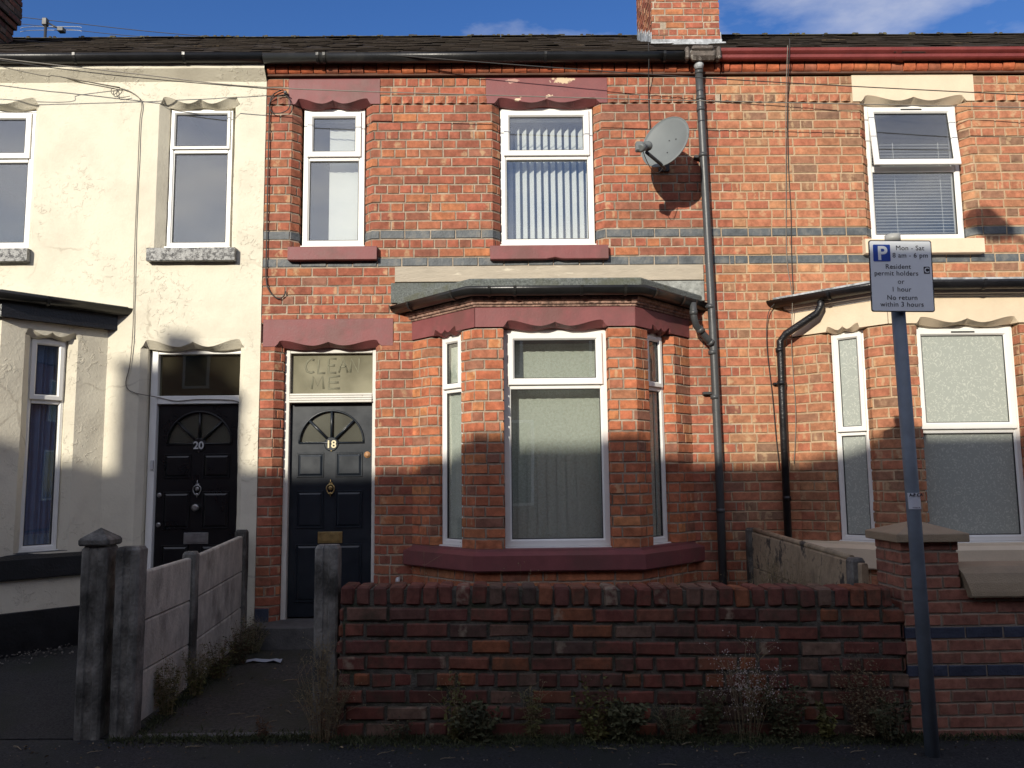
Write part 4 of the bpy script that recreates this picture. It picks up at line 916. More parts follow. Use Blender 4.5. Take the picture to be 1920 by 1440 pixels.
def slint(xa, xb, z, h, a, b, rise=.075):
    mb = MB(); carved(mb, xb-xa, h, a-xa, b-xa, .14, rise, .0)
    for q, v in enumerate(mb.v):
        if v[1] < .03:
            Q = Vector((v[0]+xa, -.012, v[2]+z))*1.0; d = .008*(noise.noise(Q*1.3)+.5*noise.noise(Q*4.1)+.3*noise.noise(Q*11)); mb.v[q] = (v[0], 0-d, v[2])
    return mb.build('lintel', STUCCO, H20, T(xa, -.004, z))
slint(-3.16, -2.41, 4.99, .08, -3.155, -2.415); slint(-5.295, -4.27, 4.99, .08, -5.29, -4.275); slint(-3.245, -2.315, 2.70, .085, -3.24, -2.32)
sill(H20, -3.20, -2.405, 3.485, 3.615, BLACKS, out=.07); sill(H20, -5.36, -4.27, 3.49, 3.62, BLACKS, out=.07)
window(H20, T(-3.085, .085, 3.655), .58, 1.325, 1.325*.70, None, .042, cw=.03); window(H20, T(-5.215, .085, 3.655), .87, 1.325, 1.325*.64, None)
door(H20, -3.118, .31, .742, 1.885, -3.185, -2.368, 2.70, DOORK, '20', 'door', (CHROME, CHROME), GLASSK, y=.145, lined=False, nummat=SILVN, knob=True)
c20 = -4.787; mb = MB()
BLI = ((.256, .675, .24, .69), (.232, 1.098, .20, 1.13), (SPL-.675, SPL-.256, SPL-.69, SPL-.24))
stucco_rows(mb, Path(bay_path(c20)), bay_opens(c20)+[(a+o_, b+o_, 2.75, 2.82, 0, 0) for (_, _, a, b), o_ in zip(BLI, (0, SPL, SPL+1.33))], .46, 2.955, None, amp=.007)
o = mb.build('bay_wall', STUCCO, H20); weld(o)
# bay lintel faces of 20: same carving, stucco
P = bay_path(c20)
def place(p, q, z):
    t = (Vector(q)-Vector(p)).normalized(); return Matrix.Translation((p[0], p[1], z)) @ Matrix.Rotation(atan2(t.y, t.x), 4, 'Z')
for i, (o0, o1, a0, a1) in enumerate(((.256, .675, .24, .69), (.232, 1.098, .20, 1.13), (SPL-.675, SPL-.256, SPL-.69, SPL-.24))):
    mb = MB(); p, q = Vector(P[i]), Vector(P[i+1]); t = (q-p).normalized(); s = p+t*a0
    carved(mb, a1-a0, .07, o0-a0, o1-a0, .13, .055, .0, cf=.05)
    for q_, v in enumerate(mb.v):
        if v[1] < .03:
            Q = s+t*v[0]; Q = Vector((Q.x, Q.y*3, v[2]+2.75)); d = .007*(noise.noise(Q*1.3)+.5*noise.noise(Q*4.1)+.3*noise.noise(Q*11)); mb.v[q_] = (v[0], -d, v[2])
    mb.build('bay_lintel', STUCCO, H20, Matrix.Translation((s.x, s.y, 2.75)) @ Matrix.Rotation(atan2(t.y, t.x), 4, 'Z'))
bay_frames(H20, c20, .70, 'curtain', .045)
bay_sill(H20, c20, BLACKP, .72, .915, .05)
pb = MB(); sweep(pb, z3(bay_path(c20), 0), [(-.15, .08), (.012, .08), (.012, .455), (.004, .462), (-.15, .462)], CUTL, CUTR); pb.build('plinth', BLACKP, H20)
pb = MB(); pb.box(-3.53, -3.20, -.02, 0, .08, .42, 0, .004); pb.build('plinth', BLACKP, H20)
fb = MB(); sweep(fb, z3(bay_path(c20), 2.865), [(-.1, 0), (.055, 0), (.055, .16), (-.1, .16)], CUTL, CUTR); fb.build('bay_fascia', BLACKP, H20)
gutter(H20, bay_path(c20), 3.062, .057, GUTB, True, .050, (SPL+1.33+.3,))
rf = MB(); sweep(rf, z3(bay_path(c20), 0), [(-.25, 3.03), (.10, 3.056), (.125, 3.062), (.125, 3.075), (-.2, 3.074), (-.2, 3.03)], CUTL, CUTR); hip(rf, c20, .125, 3.075, 3.12); rf.build('bay_roof', FELT, H20)
main_gutter(H20, -6.51, -2.173, GUTB, z=5.412, br=(1.55, 2.62, 3.62))
sf = MB(); sf.box(-6.51, -2.172, -.094, .06, 5.365, 5.40); sf.build('soffit', mat('dark_red_soffit', (.09, .02, .018, 1), .6, .1), H20)
roof(H20, -6.51, -2.17, 3); shell(H20, -6.50, -2.175, -3.28)
chimney(H20, -7.2, -6.40, 2.0, 3.0, 6.5, 8.3, BRGW, MORGW, 44, corb=((7.42, .03), (7.50, .06)), pots=((-6.8, 2.5, .5),))
st = MB(); st.box(-3.25, -2.3, -.30, .2, .10, .295, 0, .01); st.build('doorstep', STONE, H20)
# a neighbouring house to the left keeps the row going out of frame
H22 = empty('terraced_house', (-8.7, 0, 0), 'brick terraced house at the far left end of the row, mostly outside the picture', 'house')
mb = MB(); mb.box(-10.85, -6.52, 0, 5, 0, 5.45); mb.build('brick_wall', mat('plain_brick', (.33, .12, .08, 1), .9, .25, 8, .5, 40), H22); roof(H22, -10.85, -6.51, 9)

H14 = empty('terraced_house', (8.7, 0, 0), 'brick terraced house at the far right end of the row, mostly outside the picture', 'house')
mb = MB(); mb.box(6.52, 10.85, 0, 5, 0, 5.45); mb.build('brick_wall', mat('plain_brick', (.33, .12, .08, 1), .9, .25, 8, .5, 40), H14); roof(H14, 6.51, 10.85, 11)
# ================================================================== GARDEN WALLS
def gz(x, y): return -.010*(x+1.0) if y < -2.2 else -.010*(x+1.0)*max(0, -y/2.2) + .17*(1+y/2.3 if y < 0 else 1)
G18 = empty('garden_wall', (.7, -2.25, 0), 'low weathered dark brick garden wall in front of the bay of number 18', 'wall')
w, mo = MB(), MB(); rd = random.Random(77); C2 = .0945
gp = Path([(-.98, -2.12), (-.98, -2.345), (2.385, -2.345), (2.385, -2.12)])
def gw_hs(k): return k == 4
rws = [(8-k+0, .755-(k+1)*C2, .755-k*C2) for k in range(0, 9)]
for idx, (k, z0, z1) in enumerate(rws):
    hk = 99; 
    brick_rows(w, mo, gp, [], [((2 if idx == 4 else 3+(idx % 2)), z0, z1)], rd, pitch=.246, joint=.014, hjoint=.016, header=6 if idx == 4 else 99, bev=.009, jit=.0028, mdepth=.0125, split=.10)
def rowlock(mb, mo, xa, xb, y0, y1, z0, z1, rnd):
    x = xa
    while x < xb-.03:
        a, b = x+.009+rnd.uniform(-.003, .003), min(xb, x+.094)-.004; t = rnd.gauss(0, .005); dz = rnd.gauss(0, .0035); dy = rnd.gauss(0, .004)
        i = len(mb.v); mb.box(a, b, y0+dy, y1+dy, z0+.006+dz, z1+dz, 0, .010)
        for q in range(i, len(mb.v)):
            v = mb.v[q]; mb.v[q] = (v[0]+t*(v[2]-z0)/.1+rnd.gauss(0, .0022), v[1]+rnd.gauss(0, .0022), v[2]+rnd.gauss(0, .002))
        x += .0985
    mo.box(xa+.012, xb-.012, y0+.017, y1-.01, z0-.002, z1-.022)
rowlock(w, mo, -.985, 2.33, -2.35, -2.125, .757, .872, rd)
for mbx in (w, mo):
    for q, v in enumerate(mbx.v):
        s = -.0148*(v[0]+1)+.006*noise.noise(Vector((v[0]*.8, 0, 1))); zz = v[2]+s*(1 if v[2] > 0 else 0); yy = v[1]+.010*noise.noise(Vector((v[0]*.9, v[2]*1.2, 5)))
        mbx.v[q] = (v[0], yy, zz)
w.build('brickwork', BRGW, G18); mo.build('mortar', MORGW, G18)
bk = MB(); bk.box(-.96, 2.36, -2.30, -2.13, -.05, .72); bk.build('backing', MORGW, G18)

G16 = empty('garden_wall', (4.5, -2.2, 0), 'newer brick garden wall with sandstone coping and capped pillar, right of the old wall', 'wall')
w, mo = MB(), MB(); rd = random.Random(78); C3 = .0735
wp = Path([(2.395, -2.35), (2.395+4.2, -2.35)])
brick_rows(w, mo, wp, [], [(k, .299-.0735*5+.0735*k, .299-.0735*4+.0735*k) for k in range(0, 12)], rd, pitch=.225, header=99, blue=(5, 8), bev=.003, jit=.0008, split=.03)
pp = Path([(2.395, -2.005), (2.395, -2.35), (2.742, -2.35), (2.742, -2.005)])
brick_rows(w, mo, pp, [], [(k, .299-.0735*5+.0735*k, .299-.0735*4+.0735*k) for k in range(12, 16)], rd, pitch=.225, header=99, bev=.003, jit=.0008, split=.1)
pp2 = Path([(2.395, -2.005), (2.395, -2.348)])
brick_rows(w, mo, pp2, [], [(k, .299-.0735*5+.0735*k, .299-.0735*4+.0735*k) for k in range(4, 12)], rd, pitch=.225, header=99, bev=.003, jit=.0008, split=.1)
w.build('brickwork', [BRNW, BLUED], G16); mo.build('mortar', MORNW, G16)
bk = MB(); bk.box(2.42, 6.5, -2.33, -2.06, -.05, .80); bk.box(2.42, 2.72, -2.33, -2.02, .8, 1.08); bk.build('backing', MORNW, G16)
cp = MB()
cp.box(2.355, 2.795, -2.395, -1.955, 1.092, 1.142, 0, .004)
i = [cp.vert(*p) for p in ((2.358, -2.392, 1.1425), (2.792, -2.392, 1.1425), (2.792, -1.958, 1.1425), (2.358, -1.958, 1.1425), (2.575, -2.175, 1.215))]
for a, b in ((0,1),(1,2),(2,3),(3,0)): cp.face((i[a], i[b], i[4]))
cp.build('pillar_cap', SAND, G16)
cs = MB(); prf = [(-.04, .765), (.052, .765), (.058, .775), (.056, .80), (.045, .85), (.02, .905), (-.03, .94), (-.14, .955), (-.33, .94), (-.33, .765)]
g = []
for x, ins in ((2.745, 0), (6.5, 0)): g.append([cs.vert(x+(.035*(.955-u)/.19 if x < 3 and False else 0), -2.35-o_, u) for o_, u in prf])
n = len(prf)
for k in range(n): cs.face((g[0][k], g[1][k], g[1][(k+1)%n], g[0][(k+1)%n]), 0, None, False)
cs.face(g[0]); cs.face(g[1][::-1])
for q, v in enumerate(cs.v):
    if v[0] < 3: cs.v[q] = (v[0]+max(0, (.93-v[2]))*.22, v[1], v[2])
cs.build('coping', SAND, G16)

# concrete gate posts and fences
def post_obj(name, x0, x1, y0, y1, z, label, groove=0, cap=None, mt=CONC, parent=None):
    mb = MB(); n = 10; b = .012; gr = groove
    prof = [(x0+b, y0), ((x0+x1)/2-gr, y0), ((x0+x1)/2-gr+.008, y0+.010), ((x0+x1)/2+gr-.008, y0+.010), ((x0+x1)/2+gr, y0), (x1-b, y0), (x1, y0+b), (x1, y1), (x0, y1), (x0, y0+b)] if gr else [(x0+b, y0), (x1-b, y0), (x1, y0+b), (x1, y1-b), (x1-b, y1), (x0+b, y1), (x0, y1-b), (x0, y0+b)]
    zs = [-.08]+[z*i/n for i in range(n)]+[z-.02, z]
    rings = []
    for j, zz in enumerate(zs):
        ins = .012 if j == len(zs)-1 else 0; cx, cy = (x0+x1)/2, (y0+y1)/2
        rings.append([mb.vert(cx+(x-cx)*(1-ins*2/(x1-x0))+.0035*noise.noise(Vector((x*30, y*30, zz*6))), cy+(y-cy)*(1-ins*2/(y1-y0))+.0035*noise.noise(Vector((x*30+9, y*30, zz*6))), zz+.002*noise.noise(Vector((x*40, y*40, 2)))) for x, y in prof])
    m = len(prof)
    for a, c in zip(rings, rings[1:]):
        for k in range(m): mb.face((a[k], a[(k+1)%m], c[(k+1)%m], c[k]))
    mb.face(rings[-1])
    if parent: return mb.build(name, mt, parent)
    if not cap:
        o = mb.build(name, mt); tag(o, label, 'gate post'); return o
    e = empty(name, ((x0+x1)/2, (y0+y1)/2, 0), label, 'gate post'); mb.build('shaft', mt, e)
    c = MB(); q = .016; c.box(x0-q, x1+q, y0-q, y1+q, z+.001, z+.045, 0, .01)
    i = [c.vert(*p) for p in ((x0-q+.008, y0-q+.008, z+.045), (x1+q-.008, y0-q+.008, z+.045), (x1+q-.008, y1+q-.008, z+.045), (x0-q+.008, y1+q-.008, z+.045), ((x0+x1)/2, (y0+y1)/2, z+.105))]
    for a, b2 in ((0,1),(1,2),(2,3),(3,0)): c.face((i[a], i[b2], i[4]))
    c.build('pyramid_cap', mt, e); return e
post_obj('gate_post', -2.515, -2.365, -2.36, -2.20, 1.125, 'tall grey concrete gate post with a pyramid cap, at the left by the pavement', .03, True)
post_obj('gate_post', -2.31, -2.17, -2.36, -2.24, 1.118, 'flat topped concrete gate post right beside the pyramid capped one', .025)
post_obj('gate_post', -1.135, -.995, -2.33, -2.22, 1.112, 'narrow concrete gate post at the left end of the dark garden wall, before the door', .02)
FL = empty('concrete_fence', (-2.24, -1.2, 0), 'pale concrete panel fence between number 20 and the path of number 18', 'fence')
def fence_line(parent, P0, P1, ztops, posts, npan, mt, mtp):
    P0, P1 = Vector(P0), Vector(P1); t = (P1-P0).normalized(); n = Vector((t.y, -t.x)); Lg = (P1-P0).length
    for (s, zt) in posts:
        q = P0+t*s; post_obj('post', q.x-.048, q.x+.048, q.y-.05, q.y+.05, zt, '', 0, None, mt, parent)
    for (sa, za, sb, zb) in ztops:
        hh = .30
        for j in range(npan):
            mb = MB(); a, b = P0+t*sa, P0+t*sb; th = .02
            pts = []
            ra = za-j*hh; rb = zb-j*hh
            for q, zt in ((a, ra), (b, rb)):
                for sgn in (-1, 1):
                    for zz, in_ in ((zt-hh+.004, .0), (zt-hh+.010, .006), (zt-.012, .006), (zt-.002, .0)):
                        pts.append((q.x+n.x*sgn*(th*.8+in_), q.y+n.y*sgn*(th*.8+in_), zz))
            i = [mb.vert(*p) for p in pts]
            A0, A1, B0, B1 = i[0:4], i[4:8], i[8:12], i[12:16]
            for k in range(3): mb.face((A1[k], B1[k], B1[k+1], A1[k+1])); mb.face((A0[k], A0[k+1], B0[k+1], B0[k]))
            mb.face((A0[3], A1[3], B1[3], B0[3])); mb.face(A0+A1[::-1]); mb.face(B1+B0[::-1])
            mb.build('panel', mtp, parent)
fence_line(FL, (-2.23, -2.16), (-2.255, -.10), [(.0, .955, .78, .965), (.86, .965, 1.98, 1.035)], [(.82, 1.005), (2.03, 1.085)], 3, CONC, CONCP)
FR = empty('concrete_fence', (2.2, -1.1, 0), 'lichen stained board fence between the gardens, right of the bay of number 18', 'fence')
fence_line(FR, (2.34, -2.02), (2.16, -.12), [(.05, .93, .10, .93), (.24, .935, 1.86, 1.02)], [(.17, .955), (1.90, 1.05)], 2, CONC, CONCL)
mb = MB(); mb.tube([(2.325, -1.80, .947), (2.17, -.18, 1.035)], .022, 8); mb.build('top_rail', CONCL, FR)

# ================================================================== PARKING SIGN
PS = empty('parking_sign', (2.30, -2.72, 0), 'resident permit parking sign on a leaning grey post at the pavement edge', 'sign')
pm = MB(); B0, B1 = Vector((2.338, -2.69, -.05)), Vector((2.272, -2.75, 2.845)); pm.tube([B0, B0.lerp(B1, .5), B1], .038, 20); pm.build('post', GALV, PS)
pm = MB(); pm.tube([B1-Vector((0, 0, .01)), B1+Vector((0, 0, .032))], .043, 20); pm.build('post_cap', GALVT, PS)
pl = T(2.282, -2.806, 2.622) @ Matrix.Rotation(radians(.8), 4, 'Y')
def rrect(mb, w, h, r, y0, y1, m=0):
    pts = []
    for cx, cz, a in ((w/2-r, h/2-r, 0), (-w/2+r, h/2-r, 90), (-w/2+r, -h/2+r, 180), (w/2-r, -h/2+r, 270)):
        for k in range(6): t = radians(a+90*k/5); pts.append((cx+r*cos(t), cz+r*sin(t)))
    A = [mb.vert(x, y0, z) for x, z in pts]; B = [mb.vert(x, y1, z) for x, z in pts]; n = len(pts)
    mb.face(A, m); mb.face(B[::-1], m)
    for k in range(n): mb.face((A[k], B[k], B[(k+1)%n], A[(k+1)%n]), m)
sg = MB(); rrect(sg, .362, .417, .014, 0, .004); sp_ = sg.build('sign_plate', SIGNK, PS, pl)
sg = MB(); rrect(sg, .350, .405, .010, -.0012, .0); sg.build('sign_face', SIGNW, sp_, pl)
def S_(x, z): return pl @ Matrix.Translation((x, -.0022, z))
sg = MB(); rrect(sg, .098, .098, .005, -.0008, 0); sg.build('blue_square', SIGNB, sp_, S_(-.108, .133))
text_mesh('P', .112, SIGNW, 'lettering', sp_, S_(-.106, .094) @ Matrix.Translation((0, -.0012, 0)), .0004, bold=.003)
for tx, x, z, sz, al in (('Mon - Sat', .055, .150, .0395, 'CENTER'), ('8 am - 6 pm', .055, .107, .0395, 'CENTER'), ('Resident', -.018, .041, .0395, 'CENTER'), ('permit holders', -.030, .002, .0395, 'CENTER'), ('or', -.006, -.046, .0395, 'CENTER'), ('1 hour', -.006, -.091, .0395, 'CENTER'), ('No return', -.003, -.139, .0395, 'CENTER'), ('within 3 hours', -.006, -.178, .0395, 'CENTER')):
    text_mesh(tx, sz, SIGNK, 'lettering', sp_, S_(x, z), .0004, al, bold=0.0, spacing=1.06)
sg = MB(); rrect(sg, .034, .040, .003, -.0008, 0); sg.build('black_square', SIGNK, sp_, S_(.145, .034))
text_mesh('C', .040, SIGNW, 'lettering', sp_, S_(.145, .0205) @ Matrix.Translation((0, -.0012, 0)), .0004, bold=.001)
sb = MB()
for z in (2.50, 2.74): sb.box(2.23, 2.33, -2.80, -2.775, z-.015, z+.015, 0, .003); sb.tube([(2.28+.046*cos(a), -2.75+.046*sin(a), z) for a in [radians(k) for k in range(0, 361, 20)]], .005, 6)
sb.build('bracket', GALV, PS)
# curved sticker wrapped on the front of the post
skm = MB(); zc = 1.35; q = B0.lerp(B1, (zc+.05)/2.9); n = 12; a0, a1 = radians(205), radians(335)
for i in range(n):
    t0, t1 = a0+(a1-a0)*i/n, a0+(a1-a0)*(i+1)/n; rr = .0392
    sx = .0015
    skm.quad((q.x+rr*cos(t0)+sx, q.y+rr*sin(t0), zc-.045), (q.x+rr*cos(t1)+sx, q.y+rr*sin(t1), zc-.045), (q.x+rr*cos(t1)-sx, q.y+rr*sin(t1), zc+.045), (q.x+rr*cos(t0)-sx, q.y+rr*sin(t0), zc+.045))
stk = skm.build('sticker', mat('sticker_white', (.55, .56, .60, 1), .4, .04), PS)
text_mesh('A-B CA', .0235, SIGNK, 'lettering', stk, T(q.x, q.y-.0405, zc+.026), .0006, bold=.0009)
text_mesh('MONDAY - FRI', .0065, SIGNK, 'lettering', stk, T(q.x-.002, q.y-.0400, zc-.038), .0004)

# ================================================================== SATELLITE DISH
SD = empty('satellite_dish', (1.50, 0, 4.40), 'grey satellite dish mounted on the brick wall of number 18 beside the drainpipe', 'satellite dish')
fd = Vector((-.60, -.72, .28)).normalized(); C0 = Vector((1.452, -.42, 4.428))
rt = Vector((0, 0, 1)).cross(fd).normalized(); up = fd.cross(rt)
mb = MB(); A, B_ = .228, .252; nr, na = 10, 48; G = []
for side, dd in ((0, 0), (1, -.006)):
    g = [[mb.vert(*(C0+fd*(dd-.042)))]*na]
    for i in range(1, nr+1):
        rr = i/nr; g.append([mb.vert(*(C0+rt*(A*rr*cos(2*pi*k/na))+up*(B_*rr*sin(2*pi*k/na))+fd*(.042*(rr*rr-1)+dd))) for k in range(na)])
    for i in range(nr):
        for k in range(na):
            if i == 0: fc = (g[0][0], g[1][k], g[1][(k+1)%na])
            else: fc = (g[i][k], g[i+1][k], g[i+1][(k+1)%na], g[i][(k+1)%na])
            mb.face(fc if not side else fc[::-1], 0, None, True)
    G.append(g[-1])
for k in range(na): mb.face((G[0][k], G[1][k], G[1][(k+1)%na], G[0][(k+1)%na]))
rim = [C0+rt*(A*cos(2*pi*k/na))+up*(B_*sin(2*pi*k/na))-fd*.003 for k in range(na+1)]; mb.tube(rim, .0055, 8)
mb.build('reflector', DISH, SD)
mb = MB()
for a, b in ((.02, .03), (.09, .02), (.02, -.10)):
    q = C0+rt*a+up*b-fd*(.042-.042*((a/A)**2+(b/B_)**2)-.002); mb.lathe(q, fd, [(.006, -.002), (.006, .003)], 10)
mb.build('bolt', DARKM, SD)
LN = C0+fd*.29-up*.25+rt*.0; ab = C0-up*(B_*.98)+fd*-.0
mb = MB(); mb.tube([ab-fd*.06, ab+fd*.02, LN-up*.035-fd*.03], .015, 8); mb.build('arm', DARKM, SD)
mb = MB(); dl = (C0-LN).normalized(); mb.lathe(LN+dl*.05, -dl, [(.026, -.014), (.040, -.01), (.042, .014), (.026, .024), (.026, .08), (.034, .085), (.034, .13), (.022, .135)], 18); mb.box(LN.x-.085, LN.x-.02, LN.y-.05, LN.y+.01, LN.z-.05, LN.z+.03, 0, .008); mb.build('receiver', mat('grey_receiver', (.14, .15, .15, 1), .5, .15), SD)
mb = MB(); b0 = C0-fd*.045; mb.tube([b0, b0-fd*.08], .03, 10); mb.tube([b0-fd*.08, (b0.x+.04, -.20, b0.z-.05), (1.53, -.16, 4.40), (1.52, -.03, 4.40)], .017, 10); mb.box(1.47, 1.57, -.03, -.002, 4.31, 4.49, 0, .004); mb.build('wall_mount', DARKM, SD)
mb = MB(); pts = []
l0 = LN+Vector((-.02, 0, -.03))
for i in range(17): t = i/16; q = l0.lerp(ab+Vector((.02, .02, 0)), t); pts.append((q.x, q.y, q.z-.12*sin(pi*t)**.8))
mb.tube(pts, .0032, 6); mb.build('coaxial_lead', CABLE, SD)

# ================================================================== CABLES
def smooth(pts, n=6):
    pts = [Vector(p) for p in pts]; o = []
    for i in range(len(pts)-1):
        p0, p1, p2, p3 = pts[max(i-1, 0)], pts[i], pts[i+1], pts[min(i+2, len(pts)-1)]
        for k in range(n):
            t = k/n; o.append(.5*((2*p1)+(p2-p0)*t+(2*p0-5*p1+4*p2-p3)*t*t+(3*p1-p0-3*p2+p3)*t**3))
    return o+[pts[-1]]
def cable(pts, r, label, mt=CABLE, sm=True, name='cable'):
    mb = MB(); mb.tube(smooth(pts) if sm else pts, r, 6); o = mb.build(name, mt); tag(o, label, 'cable'); return o
W1 = [(-5.893,-0.320,5.462),(-4.461,-0.320,5.279),(-3.269,-0.320,5.132),(-2.078,-0.320,4.996),(0.306,-0.320,4.898),(2.702,-0.320,4.824),(5.597,-0.320,4.748)]
W3 = [(-1.252,-0.160,5.404),(0.315,-0.200,5.247),(2.252,-0.250,5.073),(4.749,-0.300,4.898),(6.107,-0.300,4.830)]
c20p = [(-3.525,-.020,5.146),(-3.425,-.020,5.109),(-3.339,-.020,5.041),(-3.316,-.020,4.963),(-3.329,-.020,4.808),(-3.328,-.020,4.296),(-3.328,-.020,3.693),(-3.313,-.020,2.953),(-3.325,-.020,2.566),(-3.356,-.020,2.398),(-3.334,-.020,2.326),(-3.262,-.020,2.291),(-3.16,-.010,2.270),(-3.108,.088,2.262),(-2.948,.088,2.227),(-2.756,.088,2.240),(-2.468,.088,2.232),(-2.371,.088,2.207)]
cable(c20p, .0045, 'thin grey cable running down the cream stucco wall to the top of door 20', CABLEG)
cable([(-3.425,-.030,5.062),(-3.49,-.030,5.05),(-3.542,-.030,5.058),(-3.554,-.030,5.125),(-3.594,-.030,5.136),(-3.600,-.030,5.10),(-3.575,-.030,5.078),(-3.535,-.030,5.11),(-3.520,-.030,5.141)], .004, 'small loop of spare cable high on the cream stucco wall', CABLEG)
cable([(-2.017,-.020,5.122),(-2.105,-.020,5.070),(-2.132,-.020,4.956),(-2.135,-.020,4.441),(-2.133,-.020,3.684),(-2.130,-.020,3.336),(-2.098,-.020,3.212),(-2.025,-.020,3.143),(-1.972,-.020,3.157),(-1.949,-.020,3.206)], .006, 'black cable hanging down the brick along the edge of the cream wall')
cable([(-2.087,-.030,5.055),(-2.135,-.030,4.977),(-2.108,-.030,4.900),(-2.034,-.030,4.889),(-1.961,-.030,4.925),(-1.943,-.030,5.002),(-1.989,-.030,5.065),(-2.062,-.030,5.055)], .005, 'round coil of black cable left of the upper narrow window of number 18')
cable(W1, .005, 'overhead wire crossing in front of all three houses just above the lintels', CABLEG)
cable(W3, .005, 'overhead wire slanting down to the right from the gutter across the red gutter side', CABLE)
cable([(-8.5,-.5,6.1),(-6.133,-.030,5.608),(-4.640,-.030,5.371),(-4.043,-.030,5.248),(-3.520,-.030,5.141)], .0055, 'thick dropwire coming in from the left to the bracket on the cream wall', CABLEG)
cable([(-8.5,-1.3,5.9),(-4.55,-.4,5.20),(-4.0,-.2,5.17),(-3.52,-.032,5.146)], .004, 'lower dropwire sagging from the left to the bracket on the cream wall', CABLEG)
cable([(-9,-1.5,5.75),(-4.6,-.5,5.21),(-2.0,-.05,5.10)], .0045, 'dropwire from the left ending at the bracket beside the corner lintel of number 18', CABLE)
cable([(-14,7,10.5),(-12.048,7,10.331),(-9.123,7,10.029),(-6.683,7,9.729),(-5.026,7,9.556),(-2,7,9.2)], .007, 'upper black wire against the blue sky above the ridge at the left', CABLE)
cable([(-14,7,10.32),(-12.033,7,10.145),(-9.115,7,9.894),(-7.165,7,9.659),(-6.192,7,9.561),(-3,7,9.2)], .006, 'lower black wire against the blue sky above the ridge at the left', CABLE)
cable([(2.69,-.16,5.52),(2.690,-.175,5.456),(2.689,-.060,5.034),(2.679,-.020,4.411),(2.679,-.020,3.900),(2.666,-.020,3.547),(2.664,-.020,3.198),(2.669,-.020,3.099)], .0042, 'brown cable down the tan brick wall from the red gutter to the bay roof', CABLE)
cable([(2.671,-.175,5.450),(2.661,-.080,4.925),(2.643,-.030,4.151),(2.616,-.030,3.495),(2.612,-.12,3.16),(2.60,-.16,3.02),(2.615,-.05,2.704),(2.622,-.030,2.412),(2.627,-.030,2.027),(2.591,-.030,1.600)], .0035, 'thin grey cable beside the brown one, running on past the black drainpipe', CABLEG)
cable([(2.52,-.12,3.07),(2.496,-.050,3.064),(2.413,-.050,2.947),(2.390,-.050,2.654),(2.418,-.050,2.219),(2.434,-.050,1.838),(2.454,-.050,1.554)], .004, 'cable bowing left of the black drainpipe below the right bay gutter', CABLE)
cable([(1.379,-.19,5.472),(1.388,-.13,5.30),(1.397,-.020,5.041),(1.403,-.020,4.728),(1.41,-.02,4.50)], .005, 'short black cable from the black gutter down to the satellite dish', CABLE)

# TV aerial behind the left ridge
AE = empty('tv_aerial', (-7.1, 5.0, 7.4), 'small rooftop aerial with curved white rods behind the ridge at the left', 'aerial')
mb = MB(); mb.tube([(-7.13, 5, 7.3), (-7.13, 5, 8.76)], .022, 8); mb.build('mast', DARKM, AE)
mb = MB(); 
for z in (8.66, 8.60):
    pts = [(-7.14+.62*sin(a)*(.55 if a < 0 else 1), 5+.2*cos(a*1.4), z+.10-.22*(1-cos(a))) for a in [radians(-80+k*10) for k in range(17)]]; mb.tube(pts, .0055, 6)
mb.build('rod', mat('aerial_white', (.32, .34, .38, 1), .5, .05), AE)
mb = MB(); mb.box(-7.18, -7.10, 4.96, 5.04, 8.66, 8.78, 0, .01); mb.box(-6.93, -6.83, 4.95, 5.05, 8.55, 8.62, 0, .01); mb.tube([(-7.12, 5, 8.72), (-6.88, 5, 8.59)], .012, 6); mb.build('junction_box', DARKM, AE)

# ================================================================== GROUND
def grid(name, x0, x1, y0, y1, nx, ny, fz, mt, amp=.004, kind='structure', sc=3.):
    mb = MB(); g = []
    for j in range(ny+1):
        row = []
        for i in range(nx+1):
            x, y = x0+(x1-x0)*i/nx, y0+(y1-y0)*j/ny; row.append(mb.vert(x, y, fz(x, y)+amp*(noise.noise(Vector((x*sc, y*sc, 0)))+.5*noise.noise(Vector((x*sc*4, y*sc*4, 1))))))
        g.append(row)
    for j in range(ny):
        for i in range(nx): mb.face((g[j][i], g[j][i+1], g[j+1][i+1], g[j+1][i]), 0, None, True)
    return mb.build(name, mt, None, None, kind)
grid('ground', -150, 150, -150, 150, 8, 8, lambda x, y: -.35, ASPH, 0)
grid('road', -60, 60, -8.7, -4.2, 60, 10, lambda x, y: -.13, ASPH, .003)
grid('pavement', -8, 8, -4.2, -2.3, 160, 24, lambda x, y: -.010*(x+1), ASPH, .004)
for a, b, nm in ((-60, -8, 1), (8, 60, 2)):
    mb = MB(); mb.box(a, b, -4.2, -2.3, -.3, .07 if a < 0 else -.09); mb.build('pavement', ASPH, None, None, 'structure')
mb = MB(); mb.box(-60, 60, -4.34, -4.201, -.3, -.02, 0, .01); mb.build('kerb', STONE, None, None, 'structure')
mb = MB(); mb.box(-60, 60, -10.2, -8.7, -.3, 0, 0, .01); mb.build('pavement', ASPH, None, None, 'structure')
grid('front_yard', -8, -2.27, -2.34, .3, 60, 26, lambda x, y: .006-.010*(x+1)*max(0, min(1, -(y+.8)/1.5))+.15*(y+2.34)/2.64, ASPH, .006)
grid('garden_path', -2.27, -1.0, -2.3, -.2, 14, 22, lambda x, y: .012+.10*(y+2.3)/2.1, PATH, .006)
grid('garden_soil', -1.0, 2.2, -2.14, .1, 32, 22, lambda x, y: .20+.05*(y+2.3)/2.4, SOIL, .03)
grid('garden_soil', 2.2, 7, -2.06, .1, 32, 22, lambda x, y: .20, SOIL, .02)
mb = MB(); mb.box(-2.17, -1.14, -2.335, -2.28, -.03, .026, 0, .006); mb.build('threshold_stone', STONE, None, None, 'structure')

